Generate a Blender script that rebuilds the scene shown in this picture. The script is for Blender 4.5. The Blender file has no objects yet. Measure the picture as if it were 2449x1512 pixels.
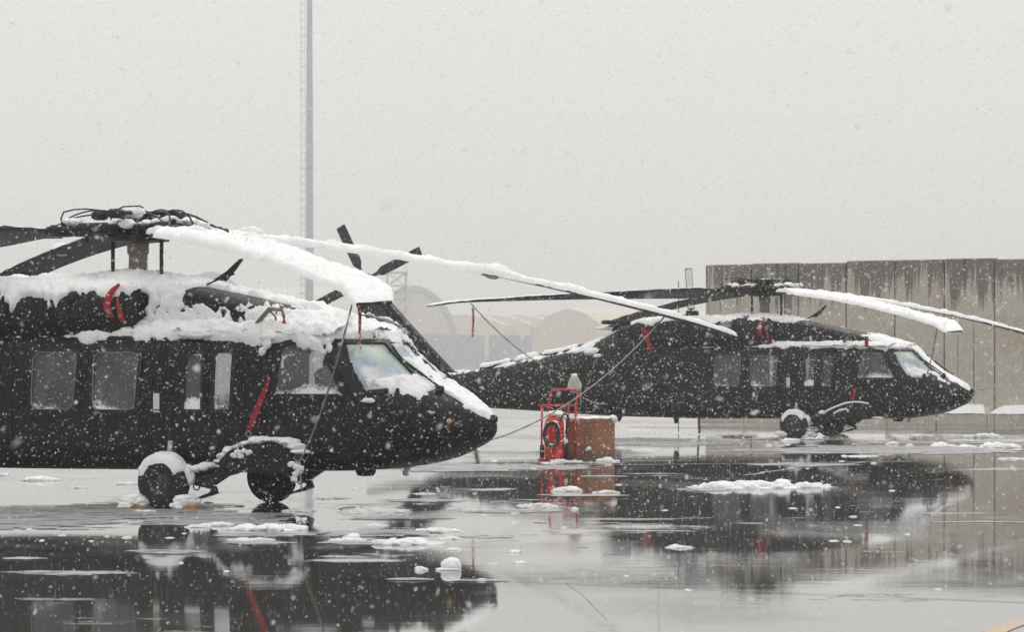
import bpy, math, random
import numpy as np
from mathutils import Vector, Matrix
from mathutils.bvhtree import BVHTree
R = math.radians
rng = np.random.default_rng(7)
random.seed(7)
SC = bpy.context.scene
COL = SC.collection
FPX, HOR, CZ = 9350.0, 860.0, 1.85          # focal length (in 2448-wide pixels), horizon row, camera height

def G(px, py):                                # ground point seen at a pixel
    d = CZ*FPX/(py-HOR); return ((px-1224)*d/FPX, d)
def PW(px, py, d):                            # point at depth d
    return ((px-1224)*d/FPX, d, CZ+(HOR-py)*d/FPX)

# ------------------------------------------------------------------ noise
def _h(ix, iy, iz, s):
    with np.errstate(over='ignore'):
        n = (ix.astype(np.uint32)*np.uint32(374761393)) ^ (iy.astype(np.uint32)*np.uint32(668265263)) ^ (iz.astype(np.uint32)*np.uint32(2147483647)) ^ np.uint32((s*1274126177) & 0xffffffff)
        n = (n ^ (n >> np.uint32(13)))*np.uint32(1274126177)
        n = (n ^ (n >> np.uint32(15)))*np.uint32(2246822519)
        n = n ^ (n >> np.uint32(16))
    return n.astype(np.float64)/4294967295.0*2-1
def vnoise(P, s=0):
    P = np.asarray(P, float); i = np.floor(P).astype(np.int64); f = P-i; f = f*f*(3-2*f)
    o = 0
    for a in (0, 1):
        for b in (0, 1):
            for c in (0, 1):
                w = (f[:, 0] if a else 1-f[:, 0])*(f[:, 1] if b else 1-f[:, 1])*(f[:, 2] if c else 1-f[:, 2])
                o = o+w*_h(i[:, 0]+a, i[:, 1]+b, i[:, 2]+c, s)
    return o
def fbm(P, sc, octv=3, s=0, gain=.5):
    P = np.asarray(P, float)*sc; o = 0; a = 1.; t = 0
    for k in range(octv):
        o = o+a*vnoise(P*(2.03**k)+17.3*k, s+k); t += a; a *= gain
    return o/t
def sstep(a, b, x):
    t = np.clip((np.asarray(x, float)-a)/(b-a), 0, 1); return t*t*(3-2*t)
def lr(a, b, x): return (np.asarray(x, float)-a)/(b-a)
MN = np.minimum
def interp(x, xs, ys):                        # monotone-ish smooth interpolation (Catmull with clamped slopes)
    xs = np.array(xs, float); ys = np.array(ys, float); x = np.asarray(x, float)
    if xs[0] > xs[-1]: xs = xs[::-1]; ys = ys[::-1]
    h = np.diff(xs); d = np.diff(ys)/h
    m = np.zeros_like(ys); m[0] = d[0]; m[-1] = d[-1]
    for i in range(1, len(xs)-1):
        if d[i-1]*d[i] > 0:
            w1 = 2*h[i]+h[i-1]; w2 = h[i]+2*h[i-1]; m[i] = (w1+w2)/(w1/d[i-1]+w2/d[i])
    i = np.clip(np.searchsorted(xs, x)-1, 0, len(xs)-2); t = np.clip((x-xs[i])/h[i], 0, 1)
    return (2*t**3-3*t**2+1)*ys[i]+(t**3-2*t**2+t)*h[i]*m[i]+(-2*t**3+3*t**2)*ys[i+1]+(t**3-t**2)*h[i]*m[i+1]

# ------------------------------------------------------------------ mesh helpers
class MB:
    def __init__(s): s.v = []; s.f = []; s.n = 0
    def add(s, V, F):
        V = [tuple(map(float, p)) for p in V]
        s.v += V; s.f += [tuple(int(i)+s.n for i in f) for f in F]; s.n += len(V); return s
    def box(s, c, size, M=None, bev=.0):
        x, y, z = [k/2 for k in size]; b = min(bev, x*.9, y*.9, z*.9)
        if b <= 0:
            V = [(i*x, j*y, k*z) for k in (-1, 1) for j in (-1, 1) for i in (-1, 1)]
            F = [(0, 2, 3, 1), (4, 5, 7, 6), (0, 1, 5, 4), (2, 6, 7, 3), (0, 4, 6, 2), (1, 3, 7, 5)]
        else:
            V = []; F = []
            rings = [(-z, b), (-z+b, 0), (z-b, 0), (z, b)]
            for zz, q in rings:
                X, Y = x-q, y-q; bb = b*.6
                V += [(X, Y-bb, zz), (X-bb, Y, zz), (-X+bb, Y, zz), (-X, Y-bb, zz), (-X, -Y+bb, zz), (-X+bb, -Y, zz), (X-bb, -Y, zz), (X, -Y+bb, zz)]
            for r in range(3):
                for k in range(8):
                    a = r*8+k; c2 = r*8+(k+1) % 8; F.append((a, c2, c2+8, a+8))
            F.append(tuple(range(7, -1, -1))); F.append(tuple(range(24, 32)))
        Vv = [Vector(p) for p in V]
        if M is not None: Vv = [M @ p for p in Vv]
        c = Vector(c); return s.add([p+c for p in Vv], F)
    def tube(s, pts, r, seg=8, cap=True, closed=False):
        pts = [Vector(p) for p in pts]; n = len(pts); rr = r if hasattr(r, '__len__') else [r]*n
        V = []; F = []; prev = None
        for i, p in enumerate(pts):
            if closed: t = pts[(i+1) % n]-pts[i-1]
            else: t = pts[min(i+1, n-1)]-pts[max(i-1, 0)]
            t.normalize()
            if prev is None:
                a = Vector((0, 0, 1)) if abs(t.z) < .9 else Vector((1, 0, 0)); u = t.cross(a).normalized()
            else: u = (prev-t*prev.dot(t)).normalized()
            prev = u; w = t.cross(u)
            for k in range(seg):
                an = 2*math.pi*k/seg; V.append(p+(u*math.cos(an)+w*math.sin(an))*rr[i])
        m = n if closed else n-1
        for i in range(m):
            for k in range(seg):
                a = i*seg+k; b = i*seg+(k+1) % seg; c = ((i+1) % n)*seg+(k+1) % seg; d = ((i+1) % n)*seg+k
                F.append((a, d, c, b))
        if cap and not closed: F.append(tuple(range(seg))); F.append(tuple((n-1)*seg+k for k in range(seg-1, -1, -1)))
        return s.add(V, F)
    def lathe(s, prof, c=(0, 0, 0), axis='z', seg=32, cap=True):
        V = []; F = []
        for (r, h) in prof:
            for k in range(seg):
                a = 2*math.pi*k/seg; x, y = r*math.cos(a), r*math.sin(a)
                V.append((x, y, h) if axis == 'z' else ((h, x, y) if axis == 'x' else (y, h, x)))
        n = len(prof)
        for i in range(n-1):
            for k in range(seg):
                F.append((i*seg+k, i*seg+(k+1) % seg, (i+1)*seg+(k+1) % seg, (i+1)*seg+k))
        if cap: F.append(tuple(range(seg-1, -1, -1))); F.append(tuple((n-1)*seg+k for k in range(seg)))
        c = Vector(c); return s.add([Vector(p)+c for p in V], F)
    def grid(s, P):                           # P: (a,b,3) array
        a, b = P.shape[:2]; F = gridfaces(a, b); return s.add(P.reshape(-1, 3), F)
    def prism(s, poly, t0, t1, M=None):       # poly (x,z), thickness along y
        n = len(poly); V = [(x, t0, z) for x, z in poly]+[(x, t1, z) for x, z in poly]
        F = [tuple(range(n)), tuple(range(2*n-1, n-1, -1))]+[(i, i+n, (i+1) % n+n, (i+1) % n) for i in range(n)]
        if M is not None: V = [M @ Vector(p) for p in V]
        return s.add(V, F)
    def build(s, name, mat, parent=None, smooth=False, angle=None):
        return mesh(name, s.v, s.f, mat, parent, smooth, angle)
def gridfaces(a, b, wrap=False):
    i = np.arange(a-1)[:, None]; j = np.arange(b if wrap else b-1)[None, :]
    jn = (j+1) % b
    return np.stack([i*b+j+0*jn, i*b+jn, (i+1)*b+jn, (i+1)*b+j], -1).reshape(-1, 4)
def mesh(name, V, F, mat, parent=None, smooth=False, angle=None):
    me = bpy.data.meshes.new(name)
    if isinstance(F, np.ndarray) and isinstance(V, np.ndarray):
        nv, nf, k = len(V), len(F), F.shape[1]
        me.vertices.add(nv); me.vertices.foreach_set('co', V.astype(np.float32).ravel())
        me.loops.add(nf*k); me.loops.foreach_set('vertex_index', F.astype(np.int32).ravel())
        me.polygons.add(nf); me.polygons.foreach_set('loop_start', np.arange(0, nf*k, k, dtype=np.int32))
        me.update(calc_edges=True)
    else:
        me.from_pydata([tuple(p) for p in V], [], [tuple(map(int, f)) for f in F])
    me.validate(); me.update()
    if smooth: me.polygons.foreach_set('use_smooth', [True]*len(me.polygons))
    if angle is not None: me.set_sharp_from_angle(angle=R(angle))
    me.materials.append(mat)
    o = bpy.data.objects.new(name, me); COL.objects.link(o)
    if parent: o.parent = parent
    return o
def empty(name, label, cat, loc=(0, 0, 0), rz=0, group=None):
    o = bpy.data.objects.new(name, None); COL.objects.link(o); o.location = loc; o.rotation_euler = (0, 0, rz)
    return tag(o, label, cat, group)
def tag(o, label=None, cat=None, group=None, kind=None):
    if label: o['label'] = label
    if cat: o['category'] = cat
    if group: o['group'] = group
    if kind: o['kind'] = kind
    return o

# ------------------------------------------------------------------ materials
def newmat(name):
    m = bpy.data.materials.new(name); m.use_nodes = True; nt = m.node_tree
    return m, nt, nt.nodes['Principled BSDF']
def N(nt, typ, **kw):
    n = nt.nodes.new(typ)
    for k, v in kw.items():
        if k.startswith('_'): setattr(n, k[1:], v)
        else: n.inputs[k.replace('__', ' ')].default_value = v
    return n
def noise(nt, scale, detail=4, rough=.55, vec=None, sc3=None, dist=0.):
    n = N(nt, 'ShaderNodeTexNoise', Scale=scale, Detail=detail, Roughness=rough, Distortion=dist)
    src = vec
    if src is None: src = nt.nodes.new('ShaderNodeTexCoord').outputs['Object']
    if sc3:
        mp = N(nt, 'ShaderNodeMapping', Scale=sc3); nt.links.new(src, mp.inputs['Vector']); src = mp.outputs[0]
    nt.links.new(src, n.inputs['Vector']); return n.outputs['Fac']
def ramp(nt, fac, stops, interp='LINEAR'):
    r = nt.nodes.new('ShaderNodeValToRGB'); r.color_ramp.interpolation = interp
    el = r.color_ramp.elements
    while len(el) > len(stops): el.remove(el[-1])
    while len(el) < len(stops): el.new(.5)
    for e, (p, c) in zip(el, stops):
        e.position = p; e.color = (c, c, c, 1) if not hasattr(c, '__len__') else (*c, 1)
    nt.links.new(fac, r.inputs[0]); return r.outputs[0]
def mixc(nt, fac, a, b, mode='MIX'):
    m = nt.nodes.new('ShaderNodeMix'); m.data_type = 'RGBA'; m.blend_type = mode
    for inp, v in ((m.inputs['Factor'], fac), (m.inputs['A'], a), (m.inputs['B'], b)):
        if isinstance(v, bpy.types.NodeSocket): nt.links.new(v, inp)
        elif isinstance(v, (int, float)): inp.default_value = v if inp.type == 'VALUE' else (v, v, v, 1)
        else: inp.default_value = (*v, 1)
    return m.outputs['Result']
def mth(nt, op, a, b=0., c=None):
    m = nt.nodes.new('ShaderNodeMath'); m.operation = op
    for i, v in enumerate((a, b, c)):
        if v is None: continue
        if isinstance(v, bpy.types.NodeSocket): nt.links.new(v, m.inputs[i])
        else: m.inputs[i].default_value = v
    return m.outputs[0]
def bump(nt, b, h, dist, strength=1.):
    n = N(nt, 'ShaderNodeBump', Strength=strength, Distance=dist); nt.links.new(h, n.inputs['Height'])
    nt.links.new(n.outputs[0], b.inputs['Normal'])
def simple(name, col, rough=.5, var=.25, nscale=6, metal=0, spec=.5, bmp=0, bscale=40):
    m, nt, b = newmat(name)
    f = noise(nt, nscale)
    c = mixc(nt, f, tuple(k*(1-var) for k in col), tuple(min(1, k*(1+var)) for k in col)); nt.links.new(c, b.inputs['Base Color'])
    b.inputs['Roughness'].default_value = rough; b.inputs['Metallic'].default_value = metal; b.inputs['Specular IOR Level'].default_value = spec
    if bmp: bump(nt, b, noise(nt, bscale), bmp)
    return m
def sat(v): return v
M = {}
def make_materials():
    # dark helicopter paint: matte, patchy, faint streaks of melt water and grime
    m, nt, b = newmat('dark_paint')
    f = noise(nt, 1.3, 6, .65); g = noise(nt, 6, 5, .6, sc3=(3, 3, .35))
    c = mixc(nt, f, (.0032, .0034, .0038), (.0135, .0130, .0125)); c = mixc(nt, ramp(nt, g, [(.40, 0.), (.75, .7)]), c, (.026, .026, .026))
    nt.links.new(c, b.inputs['Base Color']); b.inputs['Specular IOR Level'].default_value = .17
    nt.links.new(ramp(nt, noise(nt, 3, 5, .6), [(.3, .36), (.7, .58)]), b.inputs['Roughness'])
    bump(nt, b, noise(nt, 2.2, 3), .012, .6)
    M['paint'] = m
    M['seam'] = simple('dark_seam', (.004, .004, .004), .7, spec=.2)
    M['rimgrey'] = simple('worn_wheel_rim', (.040, .040, .042), .45, .4, 14, metal=.2)
    M['sealgrey'] = simple('pale_window_seal', (.20, .20, .21), .5, .3, 20)
    M['black'] = simple('black_metal', (.009, .009, .0095), .5, spec=.3, bmp=.003)
    M['blade'] = simple('blade_paint', (.014, .0145, .016), .5, .3, 3, spec=.3)
    M['rubber'] = simple('tyre_rubber', (.017, .018, .020), .75, .3, 12, spec=.25, bmp=.004, bscale=30)
    M['mast'] = simple('mast_shaft_metal', (.17, .15, .14), .5, .25, 9, spec=.4)
    M['steel'] = simple('bright_steel', (.42, .42, .41), .35, .15, 9, metal=.3)
    M['brass'] = simple('pale_strut', (.35, .33, .30), .5, .2, 9)
    M['amber'] = simple('amber_lamp_glass', (.55, .33, .12), .2, .3, 30)
    M['yellow'] = simple('yellow_band', (.6, .38, .04), .5, .2)
    M['orange'] = simple('orange_chock', (.50, .22, .03), .6, .35, 18, bmp=.004)
    M['rope'] = simple('frozen_rope', (.30, .28, .25), .8, .5, 60, bmp=.004, bscale=160)
    M['canvas'] = simple('canvas', (.50, .47, .40), .85, .25, 9, bmp=.01, bscale=14)
    M['olive'] = simple('olive_webbing', (.20, .18, .14), .7, .3, 20)
    M['hose'] = simple('black_hose', (.02, .018, .018), .6, .3)
    M['greypanel'] = simple('grey_quilt', (.17, .17, .18), .8, .3, 7, bmp=.02, bscale=9)
    M['galv'] = simple('galvanised_steel', (.44, .46, .49), .55, .12, .8)
    M['lattice'] = simple('frosted_lattice', (.48, .46, .45), .6, .2, 1)
    M['decal'] = simple('white_placard', (.62, .62, .60), .6, .1)
    # red fabric
    m, nt, b = newmat('red_streamer')
    f = noise(nt, 22, 5, .7)
    c = mixc(nt, ramp(nt, f, [(.35, 0.), (.7, 1.)]), (.24, .008, .012), (.42, .014, .02)); nt.links.new(c, b.inputs['Base Color'])
    b.inputs['Roughness'].default_value = .75; bump(nt, b, f, .01); M['red'] = m
    m, nt, b = newmat('red_streamer_snow_flecked')
    f = noise(nt, 34, 4, .7, sc3=(1, 1, .8))
    c = mixc(nt, ramp(nt, f, [(.50, 0.), (.58, 1.)]), (.33, .012, .02), (.8, .78, .78)); nt.links.new(c, b.inputs['Base Color'])
    b.inputs['Roughness'].default_value = .8; M['redsnow'] = m
    M['redpaint'] = simple('red_gloss_paint', (.52, .012, .018), .38, .25, 5)
    M['redtube'] = simple('red_tube_paint', (.50, .03, .035), .5, .35, 14)
    # snow
    m, nt, b = newmat('snow')
    b.inputs['Base Color'].default_value = (.93, .935, .945, 1); b.inputs['Roughness'].default_value = .8; b.inputs['Specular IOR Level'].default_value = .15
    b.inputs['Subsurface Weight'].default_value = .4; b.inputs['Subsurface Radius'].default_value = (1, 1, 1); b.inputs['Subsurface Scale'].default_value = .04
    a = noise(nt, 30, 6, .7); bump(nt, b, a, .03, .7)
    M['snow'] = m
    m, nt, b = newmat('slush')
    f = noise(nt, 5, 6, .65)
    nt.links.new(mixc(nt, f, (.17, .165, .16), (.60, .60, .61)), b.inputs['Base Color'])
    nt.links.new(ramp(nt, noise(nt, 2.6, 7, .72, sc3=(.5, 1.6, 1)), [(.38, 0.), (.53, .95)]), b.inputs['Alpha'])
    b.inputs['Roughness'].default_value = .4; bump(nt, b, noise(nt, 18, 5), .02); M['slush'] = m
    m, nt, b = newmat('snowflake')
    out = nt.nodes['Material Output']; nt.nodes.remove(b)
    d_ = N(nt, 'ShaderNodeBsdfDiffuse'); d_.inputs[0].default_value = (1, 1, 1, 1); t_ = N(nt, 'ShaderNodeBsdfTranslucent'); t_.inputs[0].default_value = (1, 1, 1, 1)
    ms = nt.nodes.new('ShaderNodeMixShader'); ms.inputs[0].default_value = .5; nt.links.new(d_.outputs[0], ms.inputs[1]); nt.links.new(t_.outputs[0], ms.inputs[2])
    tp = N(nt, 'ShaderNodeBsdfTransparent'); m5 = nt.nodes.new('ShaderNodeMixShader'); m5.inputs[0].default_value = .38; nt.links.new(ms.outputs[0], m5.inputs[1]); nt.links.new(tp.outputs[0], m5.inputs[2]); nt.links.new(m5.outputs[0], out.inputs[0])
    M['flake'] = m
    # panes
    def glass(name, tint, frost_lo, frost_hi, alpha, zlo, zhi, irid=False):
        m, nt, b = newmat(name)
        out = nt.nodes['Material Output']; nt.nodes.remove(b)
        tr = N(nt, 'ShaderNodeBsdfTransparent'); tr.inputs[0].default_value = (*tint, 1)
        gl = N(nt, 'ShaderNodeBsdfGlossy', Roughness=.06); fr = N(nt, 'ShaderNodeFresnel', IOR=1.45)
        m1 = nt.nodes.new('ShaderNodeMixShader'); nt.links.new(fr.outputs[0], m1.inputs[0]); nt.links.new(tr.outputs[0], m1.inputs[1]); nt.links.new(gl.outputs[0], m1.inputs[2])
        # thin diffuse veil: frozen film, with interior light and windshield glare painted in
        df = N(nt, 'ShaderNodeBsdfDiffuse'); df.inputs[0].default_value = (.50, .51, .54, 1)
        m2 = nt.nodes.new('ShaderNodeMixShader'); nt.links.new(mth(nt, 'MULTIPLY', noise(nt, 4, 4), alpha*2), m2.inputs[0])
        if irid: nt.links.new(ramp(nt, noise(nt, 2.6, 2, .4), [(.30, (.66, .66, .62)), (.44, (.50, .60, .55)), (.53, (.46, .53, .64)), (.66, (.74, .75, .76))]), df.inputs[0])  # blue-green windshield glare painted into the veil colour
        nt.links.new(m1.outputs[0], m2.inputs[1]); nt.links.new(df.outputs[0], m2.inputs[2])
        # snow stuck on the lower part of the pane
        sn = N(nt, 'ShaderNodeBsdfDiffuse'); sn.inputs[0].default_value = (.9, .91, .93, 1)
        tc = nt.nodes.new('ShaderNodeTexCoord'); sx = nt.nodes.new('ShaderNodeSeparateXYZ'); nt.links.new(tc.outputs['Object'], sx.inputs[0])
        grad = nt.nodes.new('ShaderNodeMapRange'); nt.links.new(sx.outputs['Z'], grad.inputs[0])
        grad.inputs[1].default_value = zlo; grad.inputs[2].default_value = zhi; grad.inputs[3].default_value = .30; grad.inputs[4].default_value = -.12
        big = noise(nt, 2.3, 3, .5); fine = noise(nt, 26, 5, .7)
        s_ = mth(nt, 'ADD', mth(nt, 'ADD', grad.outputs[0], mth(nt, 'MULTIPLY', big, .75)), mth(nt, 'MULTIPLY', fine, .45))
        mk = nt.nodes.new('ShaderNodeMapRange'); nt.links.new(s_, mk.inputs[0]); mk.inputs[1].default_value = frost_lo; mk.inputs[2].default_value = frost_hi
        m3 = nt.nodes.new('ShaderNodeMixShader'); nt.links.new(mk.outputs[0], m3.inputs[0]); nt.links.new(m2.outputs[0], m3.inputs[1]); nt.links.new(sn.outputs[0], m3.inputs[2])
        nt.links.new(m3.outputs[0], out.inputs[0]); return m
    M['pane'] = glass('cabin_pane', (.80, .82, .84), .80, .92, .15, 1.2, 1.62)
    M['doorpane'] = glass('door_pane', (.8, .82, .84), .72, .84, .16, 1.38, 1.78)
    M['screen'] = glass('windshield_pane', (.84, .90, .92), .90, .99, .85, 1.45, 1.95, True)
    # concrete T-wall: wet dark top band that runs down in streaks
    m, nt, b = newmat('stained_concrete')
    tc = nt.nodes.new('ShaderNodeTexCoord'); geo = tc.outputs['Object']
    oi = nt.nodes.new('ShaderNodeObjectInfo')
    va = nt.nodes.new('ShaderNodeVectorMath'); va.operation = 'ADD'; nt.links.new(geo, va.inputs[0])
    sc = nt.nodes.new('ShaderNodeVectorMath'); sc.operation = 'SCALE'; sc.inputs[0].default_value = (37., 11., 0.); nt.links.new(oi.outputs['Random'], sc.inputs['Scale'])
    nt.links.new(sc.outputs[0], va.inputs[1]); v = va.outputs[0]
    sx = nt.nodes.new('ShaderNodeSeparateXYZ'); nt.links.new(geo, sx.inputs[0])
    base = mixc(nt, noise(nt, 1.2, 6, .6, v), (.44, .40, .34), (.61, .56, .48))
    base = mixc(nt, ramp(nt, noise(nt, .55, 3, .5, v), [(.62, 0.), (.74, .5)]), base, (.38, .23, .11))
    base = mixc(nt, ramp(nt, noise(nt, 3, 6, .7, v), [(.45, 0.), (.75, .4)]), base, (.30, .285, .26))
    col = noise(nt, 3.2, 4, .65, v, (1, 1, .03)); thin = noise(nt, 11, 3, .7, v, (1, 1, .03))
    h = nt.nodes.new('ShaderNodeMapRange'); nt.links.new(sx.outputs['Z'], h.inputs[0])
    h.inputs[1].default_value = 1.2; h.inputs[2].default_value = 4.7; h.inputs[3].default_value = -.40; h.inputs[4].default_value = .24
    s1 = mth(nt, 'ADD', mth(nt, 'ADD', h.outputs[0], mth(nt, 'MULTIPLY', col, .75)), mth(nt, 'MULTIPLY', thin, .45))
    mk = nt.nodes.new('ShaderNodeMapRange'); nt.links.new(s1, mk.inputs[0]); mk.inputs[1].default_value = .66; mk.inputs[2].default_value = .74; mk.inputs[4].default_value = .82
    base = mixc(nt, mk.outputs[0], base, (.115, .107, .097))
    run = ramp(nt, noise(nt, 7, 2, .5, v, (1, 1, .012)), [(.66, 0.), (.70, .85)])
    base = mixc(nt, run, base, (.045, .043, .042))
    nt.links.new(base, b.inputs['Base Color']); b.inputs['Roughness'].default_value = .75; bump(nt, b, noise(nt, 12, 5, .7, v), .02)
    M['conc'] = m
    M['farconc'] = simple('grey_concrete', (.38, .39, .41), .8, .25, .35)
    M['cream'] = simple('cream_fabric', (.60, .55, .45), .8, .08, .2)
    M['greyfab'] = simple('grey_fabric', (.33, .36, .40), .8, .1, .2)
    m, nt, b = newmat('ribbed_roof_with_snow')
    geo = nt.nodes.new('ShaderNodeTexCoord').outputs['Object']
    wv = N(nt, 'ShaderNodeTexWave', Scale=.13, Distortion=1.2, Detail=2.); wv.bands_direction = 'Y'; nt.links.new(geo, wv.inputs['Vector'])
    nt.links.new(mixc(nt, ramp(nt, wv.outputs['Fac'], [(.62, 0.), (.8, 1.)]), (.80, .80, .79), (.50, .46, .36)), b.inputs['Base Color']); b.inputs['Roughness'].default_value = .8
    M['ribroof'] = m
    M['tent'] = simple('beige_tent_fabric', (.72, .58, .45), .8, .06, .15)
    M['tentroof'] = simple('snow_dusted_tent_roof', (.72, .62, .51), .8, .08, .2)
    # plywood crate
    m, nt, b = newmat('weathered_plywood')
    geo = nt.nodes.new('ShaderNodeTexCoord').outputs['Object']
    c = mixc(nt, noise(nt, 3, 6, .65, geo, (1, 1, .25)), (.27, .09, .03), (.46, .175, .06))
    c = mixc(nt, ramp(nt, noise(nt, 14, 5, .7, geo, (1, 1, .2)), [(.40, 0.), (.66, .9)]), c, (.10, .07, .055))
    c = mixc(nt, ramp(nt, noise(nt, 5.5, 5, .75, geo), [(.58, 0.), (.66, .9)]), c, (.045, .04, .038))
    sx = nt.nodes.new('ShaderNodeSeparateXYZ'); nt.links.new(geo, sx.inputs[0])
    wt = nt.nodes.new('ShaderNodeMapRange'); nt.links.new(mth(nt, 'ADD', sx.outputs['Z'], mth(nt, 'MULTIPLY', noise(nt, 6, 4, .6, geo), .2)), wt.inputs[0])
    wt.inputs[1].default_value = .16; wt.inputs[2].default_value = .36; wt.inputs[3].default_value = .75; wt.inputs[4].default_value = 0.
    c = mixc(nt, wt.outputs[0], c, (.12, .078, .055))
    nt.links.new(c, b.inputs['Base Color']); b.inputs['Roughness'].default_value = .6; bump(nt, b, noise(nt, 9, 5, .7, geo), .01)
    M['ply'] = m
    # wet apron
    m, nt, b = newmat('wet_concrete')
    tc = nt.nodes.new('ShaderNodeTexCoord').outputs['Object']
    c = mixc(nt, noise(nt, .18, 5, .6, tc), (.058, .054, .050), (.10, .095, .088))
    c = mixc(nt, ramp(nt, noise(nt, 2.2, 6, .7, tc), [(.5, 0.), (.8, .5)]), c, (.09, .085, .08))
    # thin slush film: soft elongated patches
    sl = noise(nt, .34, 7, .68, tc, (1, .55, 1), .3); sl2 = noise(nt, .07, 3, .5, tc)
    strk = mth(nt, 'MULTIPLY', mth(nt, 'SUBTRACT', noise(nt, 2.2, 5, .7, tc, (.12, 1, 1)), .5), .22)
    smask = ramp(nt, mth(nt, 'ADD', strk, mth(nt, 'ADD', mth(nt, 'MULTIPLY', sl, .72), mth(nt, 'MULTIPLY', sl2, .28))), [(.575, 0.), (.62, 1.)])
    c2 = mixc(nt, noise(nt, 9, 5, .7, tc), (.20, .20, .20), (.62, .62, .63))
    nt.links.new(mixc(nt, mth(nt, 'MULTIPLY', smask, .8), c, c2), b.inputs['Base Color'])
    rr = ramp(nt, noise(nt, .25, 5, .6, tc, (1, .4, 1)), [(.30, .008), (.50, .03), (.72, .16)])
    rr = mixc(nt, smask, rr, .42)
    nt.links.new(rr, b.inputs['Roughness']); b.inputs['IOR'].default_value = 1.7
    hgt = mth(nt, 'ADD', mth(nt, 'MULTIPLY', noise(nt, .9, 4, .55, tc, (.35, 1, 1)), 1.), mth(nt, 'MULTIPLY', noise(nt, 4, 4, .65, tc, (.10, 1, 1)), .42))
    wav = ramp(nt, noise(nt, .11, 3, .5, tc, (.6, 1, 1)), [(.42, .12), (.66, 1.)])
    hgt = mth(nt, 'MULTIPLY', hgt, wav)
    hgt = mth(nt, 'ADD', hgt, mth(nt, 'MULTIPLY', mth(nt, 'MULTIPLY', smask, noise(nt, 22, 3, .6, tc)), 8.))
    bump(nt, b, hgt, .0017, 1.)
    M['ground'] = m
    M['groove'] = simple('apron_joint', (.02, .02, .02), .35, .3)
    M['groovefaint'] = simple('apron_crack', (.06, .055, .05), .12, .3)
    M['groovelit'] = simple('slush_filled_joint', (.38, .38, .38), .4, .4, 2)
    M['paintline'] = simple('faded_orange_line', (.50, .30, .12), .22, .2, 3)
make_materials()

# ------------------------------------------------------------------ snow shell over any dense surface
def vnormals(V, F):
    a, b, c, d = V[F[:, 0]], V[F[:, 1]], V[F[:, 2]], V[F[:, 3]]
    n = np.cross(c-a, d-b); Nn = np.zeros_like(V)
    for k in range(4): np.add.at(Nn, F[:, k], n)
    return Nn/np.maximum(np.linalg.norm(Nn, axis=1, keepdims=True), 1e-12)
def snow_shell(name, V, F, maskf, thick, parent=None, seed=0, up=.55, nz=9., lump=.55, flip=False, mat=None, under=.02):
    V = np.asarray(V, float); Nn = vnormals(V, F)
    if flip: Nn = -Nn
    s0 = np.clip(maskf(V, Nn), -1, 1); m = np.clip(s0, 0, 1)
    nn = fbm(V, nz, 3, seed); big = fbm(V, 2.1, 2, seed+5)
    if callable(thick): thick = thick(V)
    t = thick*(.55*np.sqrt(1-(1-m)**2)+.45*m)*np.clip(1+lump*nn+.45*big, .25, 2.2)
    dirv = Nn*(1-up)+np.array([0, 0, 1.])*up; dirv /= np.maximum(np.linalg.norm(dirv, axis=1, keepdims=True), 1e-9)
    P = V+dirv*t[:, None]-Nn*(under*np.clip(-s0*3, 0, 1))[:, None]
    P = P+(Nn*((fbm(V, 20, 3, seed+9)*.014+fbm(V, 5, 2, seed+8)*.02)*m)[:, None])
    keep = (s0[F] > 0).any(axis=1); Fk = F[keep]
    if flip: Fk = Fk[:, ::-1]
    if len(Fk) == 0: return None
    u, inv = np.unique(Fk.ravel(), return_inverse=True)
    return mesh(name, P[u], inv.reshape(-1, 4), mat or M['snow'], parent, True)

# ------------------------------------------------------------------ helicopter shapes (x forward, z up, origin on the ground under the rotor)
def loft(xs, w, zm, ht, hb, nt_, nb, nphi, phi0=0., phi1=2*math.pi, cy=0.):
    ph = np.linspace(phi0, phi1, nphi)[None, :]
    # spread angles by shape so the cells stay even
    c, s = np.cos(ph), np.sin(ph)
    w, zm, ht, hb, nt_, nb = [np.asarray(a, float)[:, None]+0*ph for a in (w, zm, ht, hb, nt_, nb)]
    h = np.where(s >= 0, ht, hb); n = np.where(s >= 0, nt_, nb)
    hh = np.maximum(h, 1e-4); ww = np.maximum(w, 1e-4)
    r = 1/np.power(np.power(np.abs(c), n)+np.power(np.abs(s), n), 1/n)
    y = cy+ww*c*r; z = zm+hh*s*r
    x = np.asarray(xs, float)[:, None]+0*ph
    return np.stack([x, y, z], -1)
BX = [5.10, 5.07, 5.0, 4.9, 4.75, 4.5, 4.2, 3.95, 3.7, 3.5, 3.3, 3.0, 2.5, 1.5, 0, -1.5, -2.5, -3.2, -4.0, -4.8, -5.8, -7.2, -8.1, -8.7]
BW = [0.0, .10, .22, .35, .50, .69, .85, .94, 1.01, 1.06, 1.10, 1.15, 1.18, 1.19, 1.19, 1.18, 1.15, 1.08, .88, .68, .52, .40, .32, .24]
BT = [1.04, 1.10, 1.19, 1.27, 1.36, 1.48, 1.65, 1.86, 2.09, 2.185, 2.21, 2.22, 2.22, 2.22, 2.22, 2.22, 2.40, 2.64, 2.37, 2.07, 1.88, 1.62, 1.52, 1.46]
BB = [1.0, .93, .86, .80, .74, .64, .57, .53, .50, .485, .475, .47, .47, .465, .455, .45, .47, .48, .50, .54, .60, .68, .86, 1.06]
BM = [1.02, 1.02, 1.02, 1.03, 1.05, 1.07, 1.08, 1.08, 1.08, 1.1, 1.12, 1.12, 1.12, 1.12, 1.12, 1.12, 1.15, 1.2, 1.25, 1.25, 1.24, 1.2, 1.22, 1.26]
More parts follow.
